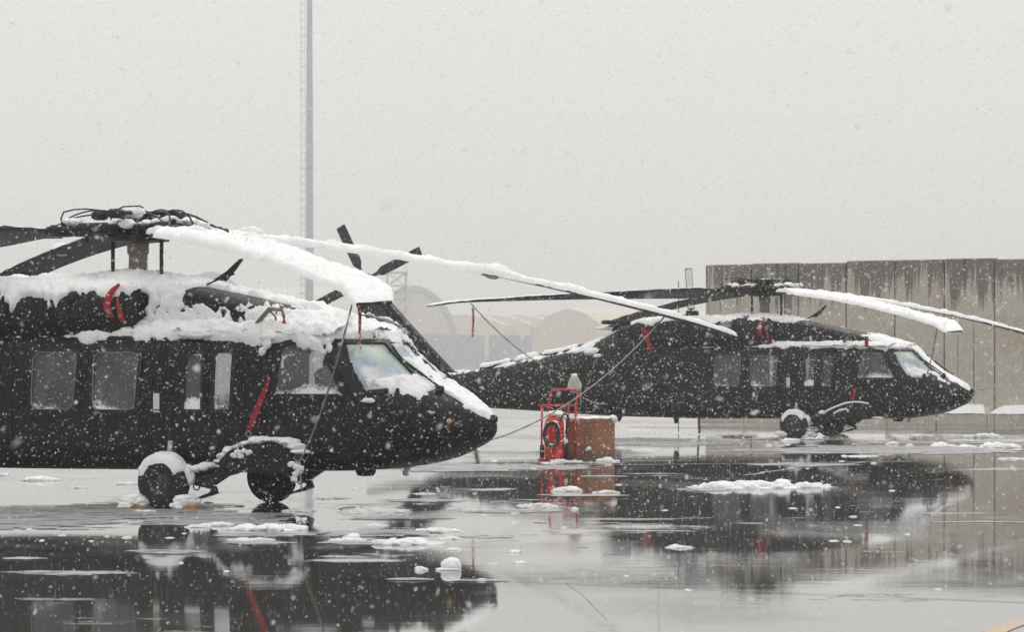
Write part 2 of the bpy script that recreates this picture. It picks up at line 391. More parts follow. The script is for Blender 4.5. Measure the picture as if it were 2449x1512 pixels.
BNT = [2, 2, 2.05, 2.1, 2.15, 2.2, 2.25, 2.35, 2.6, 3.0, 3.9, 5.5, 6.5, 7, 7, 7, 6, 4.5, 3.2, 2.7, 2.5, 2.3, 2.2, 2.2]
BNB = [2, 2, 2.1, 2.2, 2.3, 2.5, 2.8, 3.1, 3.5, 3.9, 4.2, 4.5, 5, 5, 5, 5, 4.5, 4, 3.4, 3.0, 2.6, 2.4, 2.3, 2.2]
def body_surf(xs, nphi, p0=0, p1=2*math.pi):
    g = lambda a: interp(xs, BX, a)
    zm = g(BM); return loft(xs, g(BW), zm, g(BT)-zm, zm-g(BB), g(BNT), g(BNB), nphi, p0, p1)
CX = [3.65, 3.3, 2.86, 2.4, 1.7, .85, .4, 0, -1.3, -2.7, -3.3, -3.75]
CT = [2.16, 2.26, 2.38, 2.49, 2.64, 2.80, 2.88, 2.92, 2.86, 2.82, 2.76, 2.68]
CW = [.40, .52, .60, .64, .66, .68, .68, .66, .60, .60, .52, .42]
def cowl_surf(xs, nphi):
    t = interp(xs, CX, CT); w = interp(xs, CX, CW); zm = np.full_like(xs, 2.12)
    n = interp(xs, [4, 2.2, .8, -1, -4], [3.2, 3.6, 4.2, 3.2, 2.8])
    return loft(xs, w, zm, t-zm, np.full_like(xs, .05), n, n*0+2, nphi, -.12, math.pi+.12)
EX = [.48, .44, .30, 0, -.8, -1.6, -2.2, -2.7, -3.05]
EW = [.24, .28, .34, .38, .40, .40, .38, .33, .24]
def engine_surf(xs, nphi, sy):
    w = interp(xs, EX, EW); zc = interp(xs, [.5, -2, -3.7], [2.44, 2.45, 2.50]); cy = sy*.80
    P = loft(xs, w, zc, w*.98, w*.98, w*0+2.4, w*0+2.4, nphi)
    P[..., 1] += cy; return P

WINDOWS = {  # (x,z) outlines on the side
 'w1': [(-.86, 1.22), (-.80, 1.20), (-.26, 1.20), (-.19, 1.27), (-.15, 1.85), (-.20, 1.95), (-.78, 1.97), (-.86, 1.90)],
 'w2': [(.05, 1.22), (.11, 1.20), (.66, 1.20), (.73, 1.27), (.75, 1.87), (.70, 1.96), (.14, 1.97), (.06, 1.90)],
 'ga': [(1.36, 1.24), (1.40, 1.20), (1.60, 1.20), (1.66, 1.28), (1.67, 1.84), (1.60, 1.95), (1.48, 1.95), (1.37, 1.80)],
 'gb': [(1.79, 1.28), (1.84, 1.20), (2.02, 1.20), (2.07, 1.28), (2.09, 1.86), (2.03, 1.97), (1.90, 1.98), (1.82, 1.88)],
 'pd': [(2.64, 1.43), (2.70, 1.40), (3.50, 1.40), (3.53, 1.45), (3.26, 1.98), (3.18, 2.05), (2.76, 2.05), (2.70, 1.98)],
}
def rounded(q, r=.08, n=5):
    out = []; m = len(q)
    for i in range(m):
        p = Vector(q[i]); a = Vector(q[i-1]); b = Vector(q[(i+1) % m]); rr = r[i] if hasattr(r, '__len__') else r
        p0 = p+(a-p).normalized()*rr; p1 = p+(b-p).normalized()*rr
        for k in range(n+1):
            t = k/n; v = p0*(1-t)**2+p*2*t*(1-t)+p1*t*t; out.append((v.x, v.y))
    return out
WINDOWS = {
 'w1': rounded([(-.88, 1.19), (-.19, 1.19), (-.13, 1.97), (-.85, 1.97)], .11), 'w2': rounded([(.03, 1.19), (.71, 1.19), (.77, 1.97), (.05, 1.97)], .11),
 'ga': rounded([(1.36, 1.21), (1.65, 1.21), (1.67, 1.95), (1.40, 1.93)], [.05, .05, .07, .14]), 'gb': rounded([(1.79, 1.21), (2.06, 1.21), (2.10, 1.98), (1.82, 1.98)], [.05, .05, .12, .12]),
 'pd': rounded([(2.64, 1.40), (3.56, 1.40), (3.22, 2.06), (2.72, 2.06)], [.06, .05, .10, .10])}
def inpoly(x, z, poly):
    ins = np.zeros(np.shape(x), bool); n = len(poly)
    for i in range(n):
        x1, z1 = poly[i]; x2, z2 = poly[(i+1) % n]
        c = ((z1 > z) != (z2 > z)) & (x < (x2-x1)*(z-z1)/((z2-z1) if abs(z2-z1) > 1e-9 else 1e-9)+x1)
        ins ^= c
    return ins
def grow(poly, d):
    cx = sum(p[0] for p in poly)/len(poly); cz = sum(p[1] for p in poly)/len(poly)
    out = []
    for x, z in poly:
        out.append((x+math.copysign(min(d, abs(x-cx)), (x-cx))*(1 if d > 0 else 1), z+math.copysign(min(abs(d), abs(z-cz)), (z-cz))*(1 if d > 0 else -1))) if d > 0 else out.append((x-math.copysign(-d, x-cx), z-math.copysign(-d, z-cz)))
    return out
def pillar_x(z): return 3.35+(2.10-z)*.56
def ws_mask(P, which, e=0.):
    x, y, z = P[..., 0], np.abs(P[..., 1]), P[..., 2]
    low = 1.46+(.95-y)*.20
    base = (z > low-e) & (z < 2.05+e*.6) & (x > pillar_x(z)+.07-e) & (x < 4.4)
    if which == 'c': return base & (y < .25+e)
    return base & (y > .33-e) & (np.sign(P[..., 1]) == which)

# base surface for ray casting
_xs = np.concatenate([np.linspace(-8.7, 3.0, 391), np.linspace(3.0, 5.10, 106)[1:]])
BODY = body_surf(_xs, 181); BODY[:, -1] = BODY[:, 0]
_bf = gridfaces(BODY.shape[0], BODY.shape[1])
BVH = BVHTree.FromPolygons([Vector(p) for p in BODY.reshape(-1, 3)], [tuple(f) for f in _bf.tolist()])
def side_pt(x, z, sy):
    h = BVH.ray_cast(Vector((x, sy*3, z)), Vector((0, -sy, 0))); 
    if h[0] is None: h = BVH.find_nearest(Vector((x, sy*1.1, z)))
    n = h[1]; n = n if n.y*sy > 0 else -n
    return h[0], n
def front_pt(y, z):
    h = BVH.ray_cast(Vector((8, y, z)), Vector((-1, 0, 0))); n = h[1]; n = n if n.x > 0 else -n
    return h[0], n
def near_pt(p):
    h = BVH.find_nearest(Vector(p)); n = h[1]
    c = Vector((h[0].x, 0, 1.2)); n = n if n.dot(h[0]-c) > 0 else -n
    return h[0], n
def dens(pts, closed=False, step=.06):
    out = []; n = len(pts)
    for i in range(n if closed else n-1):
        a, b = pts[i], pts[(i+1) % n]; L = math.dist(a, b); k = max(1, int(L/step))
        for j in range(k): out.append(tuple(a[q]+(b[q]-a[q])*j/k for q in range(len(a))))
    if not closed: out.append(pts[-1])
    return out
def ribbon(mb, PN, width, h0=-.004, h1=.006, closed=False):
    n = len(PN); V = []; F = []
    for i, (p, nn) in enumerate(PN):
        a = PN[(i+1) % n][0] if (closed or i < n-1) else p; b = PN[i-1][0] if (closed or i > 0) else p
        t = (a-b).normalized(); s = t.cross(nn).normalized()*width/2
        V += [p+nn*h0-s, p+nn*h1-s, p+nn*h1+s, p+nn*h0+s]
    for i in range(n if closed else n-1):
        a = i*4; b = ((i+1) % n)*4
        for k in range(3): F.append((a+k, a+k+1, b+k+1, b+k))
    mb.add(V, F); return mb
def side_line(mb, pts, sy, width=.012, h1=.003, closed=False, h0=-.004):
    return ribbon(mb, [side_pt(x, z, sy) for x, z in dens(pts, closed)], width, h0, h1, closed)

def blade_pts(az, ztip, rs, cs, zoff=0., pitch=5, z0=3.47):
    """rs radii, cs chord stations (-.25 lead .. +.75 trail as fraction) -> (len(rs),len(cs),3)"""
    a = R(az); d = np.array([math.cos(a), math.sin(a)]); l = np.array([-math.sin(a), math.cos(a)])
    rs = np.asarray(rs)[:, None]; cs = np.asarray(cs)[None, :]
    s = np.clip((rs-.9)/7.28, 0, 1)
    zc = z0+(ztip-z0)*(.45*s+.55*s**2)
    chord = np.where(rs < 1.9, .22+.33*np.clip((rs-1.2)/.5, 0, 1), .55)*np.where(rs > 7.6, 1-.25*np.clip((rs-7.6)/.58, 0, 1)**2, 1)
    sweep = np.where(rs > 7.55, (rs-7.55)*.36, 0)
    off = -(cs*chord)-sweep
    pt = R(pitch)*np.clip(1-1.15*s, 0, 1)+R(2)
    X = rs*d[0]+off*l[0]*np.cos(pt); Y = rs*d[1]+off*l[1]*np.cos(pt)
    Z = zc+off*np.sin(pt)+zoff-np.where(rs > 7.6, (rs-7.6)*.06, 0)
    return np.stack([X+0*Z, Y+0*Z, Z], -1)
BLADES = [(48, 2.24, 'A'), (-38, 2.50, 'B'), (-140, 3.12, 'C'), (139, 2.74, 'D')]
PITCH = {'A': 4, 'B': 3, 'C': 25, 'D': 8}

def build_helicopter():
    P = BODY.copy(); keepF = _bf
    cen = P.reshape(-1, 3)[keepF].mean(1)
    hole = np.zeros(len(keepF), bool)
    for k, poly in WINDOWS.items():
        hole |= inpoly(cen[:, 0], cen[:, 2], poly) & (np.abs(cen[:, 1]) > .5)
    for wch in ('c', 1, -1): hole |= ws_mask(cen, wch)
    root = empty('helicopter', 'x', 'helicopter', group='dark utility helicopters parked on the wet apron')
    V = P.reshape(-1, 3)
    mesh('fuselage', V, keepF[~hole][:, ::-1], M['paint'], root, True)
    # panes: the same surface, 8 mm inside, slightly larger than each hole
    def pane(name, mk, par, mat, d=.010):
        Fp = keepF[mk]
        Vn = vnormals(V, keepF); 
        u, inv = np.unique(Fp.ravel(), return_inverse=True)
        c = np.stack([V[u][:, 0], 0*V[u][:, 0], 0*V[u][:, 0]+1.2], 1)
        nn = Vn[u]; sg = np.sign((nn*(V[u]-c)).sum(1)); 
        return mesh(name, V[u]-nn*sg[:, None]*d, inv.reshape(-1, 4), mat, par, True)
    def winmask(poly, sy): return inpoly(cen[:, 0], cen[:, 2], grow(poly, .03)) & (cen[:, 1]*sy > .5)
    def frame(poly, sy, par, width=.055, h1=.012, mat='black', name='window_frame', g=.0):
        mb = MB(); side_line(mb, grow(poly, g) if g else poly, sy, width, h1, True); return mb.build(name, M[mat], par)
    for sy in (-1, 1):
        # sliding cabin door: raised skin
        mb = MB(); side_line(mb, [(-1.15, .78), (1.00, .78), (1.02, 2.08), (-1.15, 2.08)], sy, .030, .012, True)
        side_line(mb, [(.93, 1.10), (.93, 1.62)], sy, .018, .02)
        cd = mb.build('cabin_door', M['black'], root)
        for w in ('w1', 'w2'):
            pane('window', winmask(WINDOWS[w], sy), cd, M['pane'])
            frame(WINDOWS[w], sy, cd, .06, .012)
            frame(grow(WINDOWS[w], -.035), sy, cd, .009, .016, 'sealgrey', 'window_seal')
        mb = MB(); side_line(mb, [(-2.9, 2.10), (1.1, 2.11)], sy, .05, .025); side_line(mb, [(-2.6, .74), (1.1, .74)], sy, .03, .02); mb.build('door_rail', M['black'], root)
        for w in ('ga', 'gb'):
            gw = frame(WINDOWS[w], sy, root, .05, .014, 'black', 'gunner_window')
            pane('pane', winmask(WINDOWS[w], sy), gw, M['pane'])
        mb = MB()
        for ln in ([(1.22, 1.14), (1.22, 2.06), (2.22, 2.06), (2.22, 1.14)],): side_line(mb, ln, sy, .014, .004, True)
        side_line(mb, [(1.73, 1.14), (1.73, 2.06)], sy, .016, .006)
        side_line(mb, [(1.10, .60), (1.10, 2.1)], sy, .010, .003); side_line(mb, [(3.86, .62), (3.86, 1.36)], sy, .02, .005)
        side_line(mb, [(3.9, 1.20), (4.55, 1.14)], sy, .010, .003); side_line(mb, [(4.55, 1.14), (4.6, 1.4)], sy, .010, .003)
        side_line(mb, [(2.3, 1.1), (2.5, 1.1)], sy, .012, .003); side_line(mb, [(4.78, .84), (4.78, 1.30)], sy, .010, .003)
        side_line(mb, [(-3.1, .62), (-3.1, 2.0)], sy, .010, .003); side_line(mb, [(-1.3, .6), (-1.3, 2.1)], sy, .010, .003); side_line(mb, [(-4.9, .75), (-4.9, 1.85)], sy, .012, .003)
        side_line(mb, [(-1.3, .82), (-2.9, .82)], sy, .010, .003); side_line(mb, [(1.1, .78), (2.3, .78)], sy, .010, .003)
        side_line(mb, [(4.05, .80), (4.45, .84), (4.45, 1.02), (4.05, 1.0)], sy, .007, .002, True); side_line(mb, [(2.7, .55), (3.5, .56)], sy, .007, .002); side_line(mb, [(-2.3, 1.2), (-1.5, 1.2), (-1.5, 1.8), (-2.3, 1.8)], sy, .008, .003, True); side_line(mb, [(-3.9, 1.0), (-3.4, 1.0), (-3.4, 1.5), (-3.9, 1.5)], sy, .008, .003, True)
        for fx in np.arange(-3.0, 3.9, .09): side_line(mb, [(fx, .585), (fx+.012, .585)], sy, .012, .0035)
        mb.build('panel_seam', M['seam'], root)
        mb = MB(); p, n = side_pt(4.22, .72, sy); mb.lathe([(.0, -.02), (.06, -.02), (.06, .012), (.045, .016), (.0, .016)], p, 'y', 18); p, n = side_pt(1.75, .86, sy); mb.box(p+n*.004, (.22, .012, .10), bev=.005); p, n = side_pt(.35, .62, sy); mb.box(p+n*.012, (.30, .02, .035), bev=.008); mb.build('access_panel', M['black'], root)
        # cockpit door
        mb = MB(); side_line(mb, [(2.50, .72), (3.70, .72), (3.74, 1.34), (3.32, 2.07), (2.60, 2.09), (2.52, 1.3)], sy, .018, .010, True)
        dr = mb.build('cockpit_door', M['black'], root)
        pane('window', winmask(WINDOWS['pd'], sy), dr, M['doorpane']); frame(WINDOWS['pd'], sy, dr, .06, .012)
        mb = MB(); p, n = side_pt(3.66, 1.07, sy); mb.box(p+n*.015, (.16, .03, .03), bev=.008); mb.build('handle', M['black'], dr)
        # placard
        mb = MB(); q = [side_pt(x, z, sy) for x, z in ((.97, 1.36), (1.035, 1.36))]
        pa, na = side_pt(1.0, 1.33, sy); M3 = Matrix(((1, 0, 0), (0, 1, 0), (0, 0, 1)))
        mb.box(pa+na*.012, (.085, .01, .20)); mb.box(pa+na*.012-Vector((0, 0, .125)), (.085, .01, .018)); mb.build('placard', M['decal'], root)
    # windshields with posts
    for wch in ('c', 1, -1):
        pane('windshield', ws_mask(cen, wch, .05), root, M['screen'], .012)
    mb = MB()
    for sy in (-1, 1):
        pts = [near_pt((pillar_x(z)+.03, sy*interp([pillar_x(z)], BX, BW)[0]*.985, z)) for z in np.linspace(1.34, 2.12, 14)]
        ribbon(mb, pts, .155, -.004, .016)
        pts = [front_pt(sy*.29, z) for z in np.linspace(1.50, 2.07, 14)]; ribbon(mb, pts, .085, -.004, .018)
        pts = [front_pt(sy*y, 1.46+(.95-y)*.20-.015) for y in np.linspace(.93, 0., 16)]; ribbon(mb, pts, .05, -.004, .012)
        pts = [front_pt(sy*y, 2.065) for y in np.linspace(.80, 0., 14)]; ribbon(mb, pts, .07, -.01, .016)
    mb.build('windshield_frame', M['black'], root)
    for sy in (-1, 1):
        mb = MB(); a, na = front_pt(sy*.30, 1.46); b, nb = front_pt(sy*.36, 1.80); c, nc = front_pt(sy*.46, 1.62); d, nd = front_pt(sy*.30, 2.02)
        mb.tube([a+na*.05, b+nb*.06, ], .014); mb.tube([b+nb*.05+(b-a)*-.55, b+nb*.045, b+nb*.05+(d-b)*.8], .016); mb.box(a+na*.03, (.09, .07, .09), bev=.02)
        mb.build('wiper', M['black'], root)
    # rotor cowling and engines
    xs = np.linspace(3.65, -3.75, 150); Cw = cowl_surf(xs, 70)
    mb = MB(); mb.grid(Cw); mb.add(Cw[-1], [tuple(range(70))]); mb.build('rotor_cowling', M['paint'], root, True, 40)
    mb = MB()
    for zz in (0,):
        for xx in (1.05, -.35, -1.6):
            k = np.argmin(abs(xs-xx)); line = Cw[k]; c0 = Vector((xx, 0, 2.1))
            ribbon(mb, [(Vector(p), (Vector(p)-c0).normalized()) for p in line[6:-6]], .014, -.004, .004)
    mb.build('panel_seam', M['seam'], root)
    for sy in (-1, 1):
        xs2 = np.linspace(.48, -3.04, 110); E_ = engine_surf(xs2, 44, sy); mb = MB(); mb.grid(E_)
        mb.add(E_[-1], [tuple(range(43, -1, -1))]); 
        # intake lip and throat
        cc = E_[0].mean(0); th = [E_[0], cc+(E_[0]-cc)*.82+np.array([-.02, 0, 0]), cc+(E_[0]-cc)*.72+np.array([-.22, 0, 0])]
        mb.grid(np.stack(th)); mb.add(th[2], [tuple(range(44))])
        en = mb.build('engine_cowling', M['paint'], root, True, 50)
        mb = MB()
        for xx in (-.25, -1.2, -2.3):
            k = np.argmin(abs(xs2-xx)); c0 = Vector(E_[k].mean(0)); ribbon(mb, [(Vector(p), (Vector(p)-c0).normalized()) for p in E_[k]], .014, -.003, .004)
        mb.build('panel_seam', M['seam'], en)
        mb = MB(); mb.lathe([(.16, -3.35), (.20, -3.1), (.20, -2.9)], (0, sy*.80, 2.47), 'x', 20); mb.build('exhaust', M['black'], en, True, 40)
        # scoop beside the intake
        mb = MB(); mb.lathe([(.045, 0), (.085, .03), (.09, .1), (.06, .12)], (-.30, sy*1.16, 2.62), 'x', 16); mb.build('vent_scoop', M['black'], en, True)
        # vertical web between engine and roof
        mb = MB(); mb.box((-1.6, sy*.72, 2.22), (3.6, .5, .2), bev=.05); mb.build('engine_deck', M['paint'], root)
    mb = MB(); mb.box((-2.5, 0, 2.88), (.9, .34, .10), bev=.03); mb.box((-3.5, 0, 2.74), (.85, 1.3, .10), bev=.04); mb.box((-1.9, .2, 2.93), (.3, .12, .18), bev=.02); mb.build('aft_deck', M['paint'], root)
    # mast, push rods, hub
    mb = MB(); mb.lathe([(.155, 2.86), (.155, 2.92), (.125, 2.98), (.118, 3.16), (.122, 3.19), (.14, 3.21), (.142, 3.40), (.12, 3.42)], seg=28); mb.build('rotor_mast', M['mast'], root, True, 30)
    for (x, y, yb) in ((-.24, -.22, 1), (.50, -.25, 0), (-.1, .35, 0)):
        mb = MB(); mb.tube([(x, y, 2.78), (x, y, 3.42)], .026, 10)
        pr = mb.build('push_rod', M['black'], root, True, 40)
        if yb: mb = MB(); mb.tube([(x, y, 3.10), (x, y, 3.125)], .0275, 10); mb.build('band', M['yellow'], pr)
    mb = MB()
    mb.lathe([(.2, 3.34), (.40, 3.36), (.42, 3.40), (.30, 3.43), (.20, 3.45), (.26, 3.47), (.30, 3.55), (.26, 3.62), (.12, 3.64), (.12, 3.72), (.05, 3.73)], seg=28)
    for az, zt, nm in BLADES:
        a = R(az); d = Vector((math.cos(a), math.sin(a), 0)); l = Vector((-d.y, d.x, 0)); Mr = Matrix.Rotation(a, 3, 'Z')
        mb.box(d*.55+Vector((0, 0, 3.50)), (.75, .20, .17), Mr, .03)
        mb.box(d*1.02+Vector((0, 0, 3.475)), (.32, .26, .13), Mr, .02)
        mb.tube([d*.30+l*.26+Vector((0, 0, 3.52)), d*.92+l*.23+Vector((0, 0, 3.50))], [.06, .05], 10)      # damper
        mb.tube([d*.42+l*.26+Vector((0, 0, 3.52)), d*.80+l*.235+Vector((0, 0, 3.505))], .075, 12)
        mb.tube([d*.62-l*.20+Vector((0, 0, 3.52)), d*.62-l*.30+Vector((0, 0, 3.36))], .03, 8)
        mb.box(d*.62-l*.17+Vector((0, 0, 3.53)), (.16, .22, .07), Mr, .02)
        mb.box(d*.95+l*.12+Vector((0, 0, 3.57)), (.10, .05, .10), Mr, .015)
    mb.build('rotor_hub', M['black'], root, True, 35)
    mb = MB()                                  # bifilar weights on the head
    mb.lathe([(.14, 3.70), (.17, 3.735), (.10, 3.76)], seg=20)
    for k in range(4):
        a = R(k*90+2); Mr = Matrix.Rotation(a, 3, 'Z'); d = Vector((math.cos(a), math.sin(a), 0))
        mb.box(d*.30+Vector((0, 0, 3.72)), (.42, .13, .045), Mr, .015); mb.box(d*.56+Vector((0, 0, 3.70)), (.16, .20, .12), Mr, .03)
    mb.build('vibration_absorber', M['black'], root, True, 35)
    mb = MB()
    for az, zt, nm in BLADES:
        for s_, hh in ((1, .17), (-.6, .12)):
            a = R(az); d = Vector((math.cos(a), math.sin(a), 0)); l = Vector((-d.y, d.x, 0))
            pts = [d*(.12+t*(1.0))+l*(.12*s_*math.sin(t*3))+Vector((0, 0, 3.60+hh*math.sin(min(1, t*1.15)*math.pi)**.6-.05*t)) for t in np.linspace(0, 1, 14)]
            mb.tube(pts, .011, 6)
    mb.tube([(-.93, -.3, 3.52), (-.97, -.3, 3.66), (-.93, -.3, 3.74), (-.78, -.3, 3.77), (-.6, -.3, 3.775), (-.42, -.3, 3.76), (-.22, -.28, 3.70)], .011, 6)
    mb.tube([(.40, -.3, 3.70), (.62, -.3, 3.73), (.80, -.3, 3.72), (.93, -.3, 3.67), (1.0, -.3, 3.55)], .011, 6); mb.tube([(-.30, -.2, 3.72), (-.1, -.2, 3.80), (.15, -.2, 3.805), (.2, -.2, 3.78)], .010, 6)
    mb.build('cable_loop', M['black'], root, True)
    # blades
    for az, zt, nm in BLADES:
        rs = np.concatenate([np.linspace(.95, 7.5, 60), np.linspace(7.55, 8.18, 14)])
        cs = np.array([-.25, -.235, -.19, -.10, .05, .25, .5, .75]); th = np.array([0, .018, .028, .034, .034, .026, .014, .002])
        T = blade_pts(az, zt, rs, cs, 0, PITCH[nm]); B = T.copy(); T[..., 2] += th*.8; B[..., 2] -= th*.35
        ring = np.concatenate([T, B[:, ::-1]], 1)
        mb = MB(); mb.add(ring.reshape(-1, 3), gridfaces(len(rs), 16, True)); mb.add(ring[0], [tuple(range(16))]); mb.add(ring[-1], [tuple(range(15, -1, -1))])
        mb.build('rotor_blade', M['blade'], root, True, 35)
    # landing gear
    for sy in (-1, 1):
        y = sy*1.35
        mb = MB()
        mb.tube([(1.20, sy*1.12, .80), (1.20, sy*1.12, 1.25)], .055, 12); mb.tube([(1.20, y*.93, .34), (1.20, sy*1.14, 1.0)], .042, 12)
        mb.box((1.2, y*.93, .36), (.16, .12, .18), bev=.03)
        g = mb.build('landing_gear', M['black'], root, True, 40)
        mb = MB(); mb.tube([(1.20, y*.90, .66), (1.20, y*.88, .84)], .036, 12); mb.build('shock_strut', M['steel'], g, True)
        mb = MB(); mb.tube([(1.30, y*.9, .40), (1.75, y*.92, .50), (2.15, y*.93, .62)], [.06, .07, .09], 10)
        mb.prism([(1.55, .36), (1.601, .445), (1.824, .518), (1.961, .549), (2.177, .52), (2.166, .448), (2.029, .416), (1.847, .305), (1.767, .294), (1.71, .274), (1.56, .30)], y*.9-.05, y*.9+.05)
        mb.prism([(1.698, .273), (1.767, .299), (1.858, .291), (1.895, .202), (1.756, .156), (1.572, .116), (1.4, .06), (1.4, .085), (1.566, .135), (1.767, .205), (1.801, .235), (1.79, .255)], y*.9-.025, y*.9+.025)
        mb.tube([(1.641+.045*math.cos(t), y*.97, .285+.045*math.sin(t)) for t in np.linspace(0, 6.28, 17)[:-1]], .009, 6, closed=True)
        mb.build('drag_beam', M['black'], g, False)
        prof = [(2.02, .50), (2.10, .47), (3.0, .47), (3.05, .52), (3.06, .72), (2.96, .79), (2.75, .83), (2.45, .82), (2.2, .74), (2.06, .62)]
        mb = MB(); mb.prism(prof, sy*1.05, sy*1.46); mb.box((2.62, sy*1.462, .64), (.06, .012, .20)); mb.build('gear_fairing', M['paint'], g)
        mb = MB(); mb.lathe([(.15, -.125), (.25, -.125), (.305, -.115), (.335, -.07), (.34, -.02), (.34, .02), (.335, .07), (.305, .115), (.25, .125), (.15, .125)], (1.20, y, .335), 'y', 40, False); [mb.tube([(1.20+r_*math.cos(t), y+q_, .335+r_*math.sin(t)) for t in np.linspace(0, 6.28, 41)[:-1]], .007, 5, closed=True) for r_, q_ in ((.23, -.125), (.23, .125), (.335, -.05), (.338, 0), (.335, .05))]; mb.build('tyre', M['rubber'], g, True, 50)
        mb = MB(); mb.lathe([(.0, -.10), (.045, -.10), (.05, -.075), (.11, -.06), (.13, -.10), (.165, -.122), (.165, .122), (.13, .10), (.11, .06), (.05, .075), (.0, .10)], (1.20, y, .335), 'y', 28)
        for k in range(8): a = k*math.pi/4; mb.lathe([(.0, -.076), (.012, -.076), (.012, .076), (0, .076)], (1.20+.08*math.cos(a), y, .335+.08*math.sin(a)), 'y', 6)
        mb.build('rim', M['rimgrey'], g, True, 40)
    mb = MB(); mb.tube([(-7.3, 0, .85), (-7.55, 0, .22)], .05, 10); mb.build('tail_gear', M['black'], root)
    tg = root.children[-1]; mb = MB(); mb.lathe([(.08, -.07), (.15, -.07), (.2, -.03), (.2, .03), (.15, .07), (.08, .07)], (-7.58, 0, .2), 'y', 24); mb.build('tyre', M['rubber'], tg, True, 40)
    # tail
    def finlayer(poly, th): return poly
    polyF = [(-7.7, 1.50), (-8.05, 1.58), (-9.82, 3.30), (-10.02, 3.62), (-10.16, 3.78), (-10.60, 3.74), (-10.78, 3.40), (-10.60, 3.1), (-8.9, 1.16), (-8.3, .95), (-7.8, .90)]
    mb = MB(); c = (-9.2, 2.2)
    inner = [(c[0]+(x-c[0])*.93, c[1]+(z-c[1])*.97) for x, z in polyF]; n = len(polyF)
    V = [(x, -.05, z) for x, z in polyF]+[(x, -.14, z) for x, z in inner]+[(x, .05, z) for x, z in polyF]+[(x, .14, z) for x, z in inner]
    F = [tuple(range(n, 2*n)), tuple(range(4*n-1, 3*n-1, -1))]
    for i in range(n):
        j = (i+1) % n; F += [(i, j, j+n, i+n), (2*n+j, 2*n+i, 3*n+i, 3*n+j), (i, 2*n+i, 2*n+j, j)]
    mb.add(V, F); mb.build('tail_fin', M['paint'], root)
    mb = MB(); mb.box((-9.15, 0, 1.28), (.85, 3.6, .09), Matrix.Rotation(R(12), 3, 'Y'), .035); mb.build('stabilator', M['paint'], root)
    mb = MB(); mb.tube([(-10.25, -.05, 3.70), (-10.25, -.36, 3.80)], [.16, .11], 14); mb.box((-10.25, -.38, 3.81), (.30, .10, .30), bev=.03); tr = mb.build('tail_rotor', M['black'], root, True, 40)
    can = Matrix.Rotation(R(-14), 3, 'X')
    for an in (121, 27, 301, 207):
        a = R(an); d = Vector((math.cos(a), 0, math.sin(a))); l = Vector((-math.sin(a), 0, math.cos(a))); mb = MB(); V = []
        for r, ch in ((.12, .08), (.35, .10), (.5, .25), (1.55, .25), (1.60, .24)):
            for (u, t) in ((-.5, 0), (-.3, .016), (.5, .002), (-.3, -.016)):
                V.append(Vector((-10.25, -.40, 3.81))+can @ (d*r+l*(u*ch)+Vector((0, t, 0))))
        mb.add(V, [(i*4+k, i*4+(k+1) % 4, (i+1)*4+(k+1) % 4, (i+1)*4+k) for i in range(4) for k in range(4)]+[(16, 17, 18, 19), (3, 2, 1, 0)])
        mb.build('tail_rotor_blade', M['blade'], tr)
    # tail boom drive-shaft cover segments
    mb = MB()
    for x0, x1 in ((-4.7, -5.75), (-5.8, -6.4), (-6.45, -7.3)):
        pts = [(x, 0, interp([x], BX, BT)[0]-.01) for x in np.linspace(x0, x1, 6)]; mb.tube(pts, .105, 12)
    mb.box((-4.6, 0, 2.13), (.22, .1, .18), bev=.02); mb.build('shaft_cover', M['paint'], root, True, 40)
    # antennas and small fittings
    mb = MB(); mb.tube([(1.02, 0, 2.80), (1.28, 0, 2.90), (1.42, 0, 2.93)], .012, 6)
    mb.prism([(1.12, 2.86), (1.30, 2.84), (1.44, 2.98), (1.55, 3.12), (1.50, 3.12), (1.30, 2.96)], -.012, .012); mb.build('roof_antenna', M['black'], root)
    mb = MB(); mb.lathe([(.0, -.06), (.10, -.05), (.13, 0), (.12, .04)], (3.30, 0, .455), 'z', 20); mb.prism([(-2.3, .46), (-2.15, .46), (-2.2, .32), (-2.27, .32)], -.015, .015); mb.prism([(-3.9, .50), (-3.6, .50), (-3.68, .36), (-3.85, .36)], -.02, .02)
    mb.prism([(.6, .47), (.85, .47), (.8, .40), (.65, .40)], -.05, .05); mb.build('belly_antenna', M['black'], root)
    mb = MB(); p, n = near_pt((5.09, 0, 1.10)); mb.lathe([(.05, -.03), (.055, .02), (.04, .06), (.01, .065)], (5.05, 0, 1.12), 'x', 16); mb.build('nose_probe', M['black'], root, True, 50)
    for sy in (-1, 1):
        p, n = near_pt((4.72, sy*.52, 1.10)); q = n.to_track_quat('Z', 'Y').to_matrix(); mb = MB()
        pr = [(.075, -.01), (.075, .02), (.05, .025), (.045, .012), (.0, .012)]
        b2 = MB().lathe(pr, seg=20); mb.add([p+q @ Vector(v) for v in b2.v], b2.f); lt = mb.build('position_light', M['black'], root, True, 40)
        b2 = MB().lathe([(.036, .0), (.034, .02), (.015, .03), (0, .031)], seg=16); mb = MB(); mb.add([p+q @ Vector(v) for v in b2.v], b2.f); mb.build('lens', M['amber'], lt, True)
        b2 = MB().lathe([(.028, -.01), (.03, .012), (.0, .016)], seg=14); p, n = near_pt((4.46, sy*.62, 1.10)); q = n.to_track_quat('Z', 'Y').to_matrix(); mb = MB(); mb.add([p+q @ Vector(v) for v in b2.v], b2.f); mb.build('port_cap', M['black'], root, True)
    # wire strike cutter on the roof (starboard)
    mb = MB(); mb.tube([(2.28, -.98, 2.26), (2.48, -.98, 2.47), (2.66, -.98, 2.46), (2.69, -.98, 2.36)], [.035, .03, .022, .018], 8); mb.tube([(2.47, -.98, 2.46), (2.52, -.9, 2.38), (2.55, -.9, 2.28)], .014, 6); mb.build('roof_handle', M['olive'], root, True)
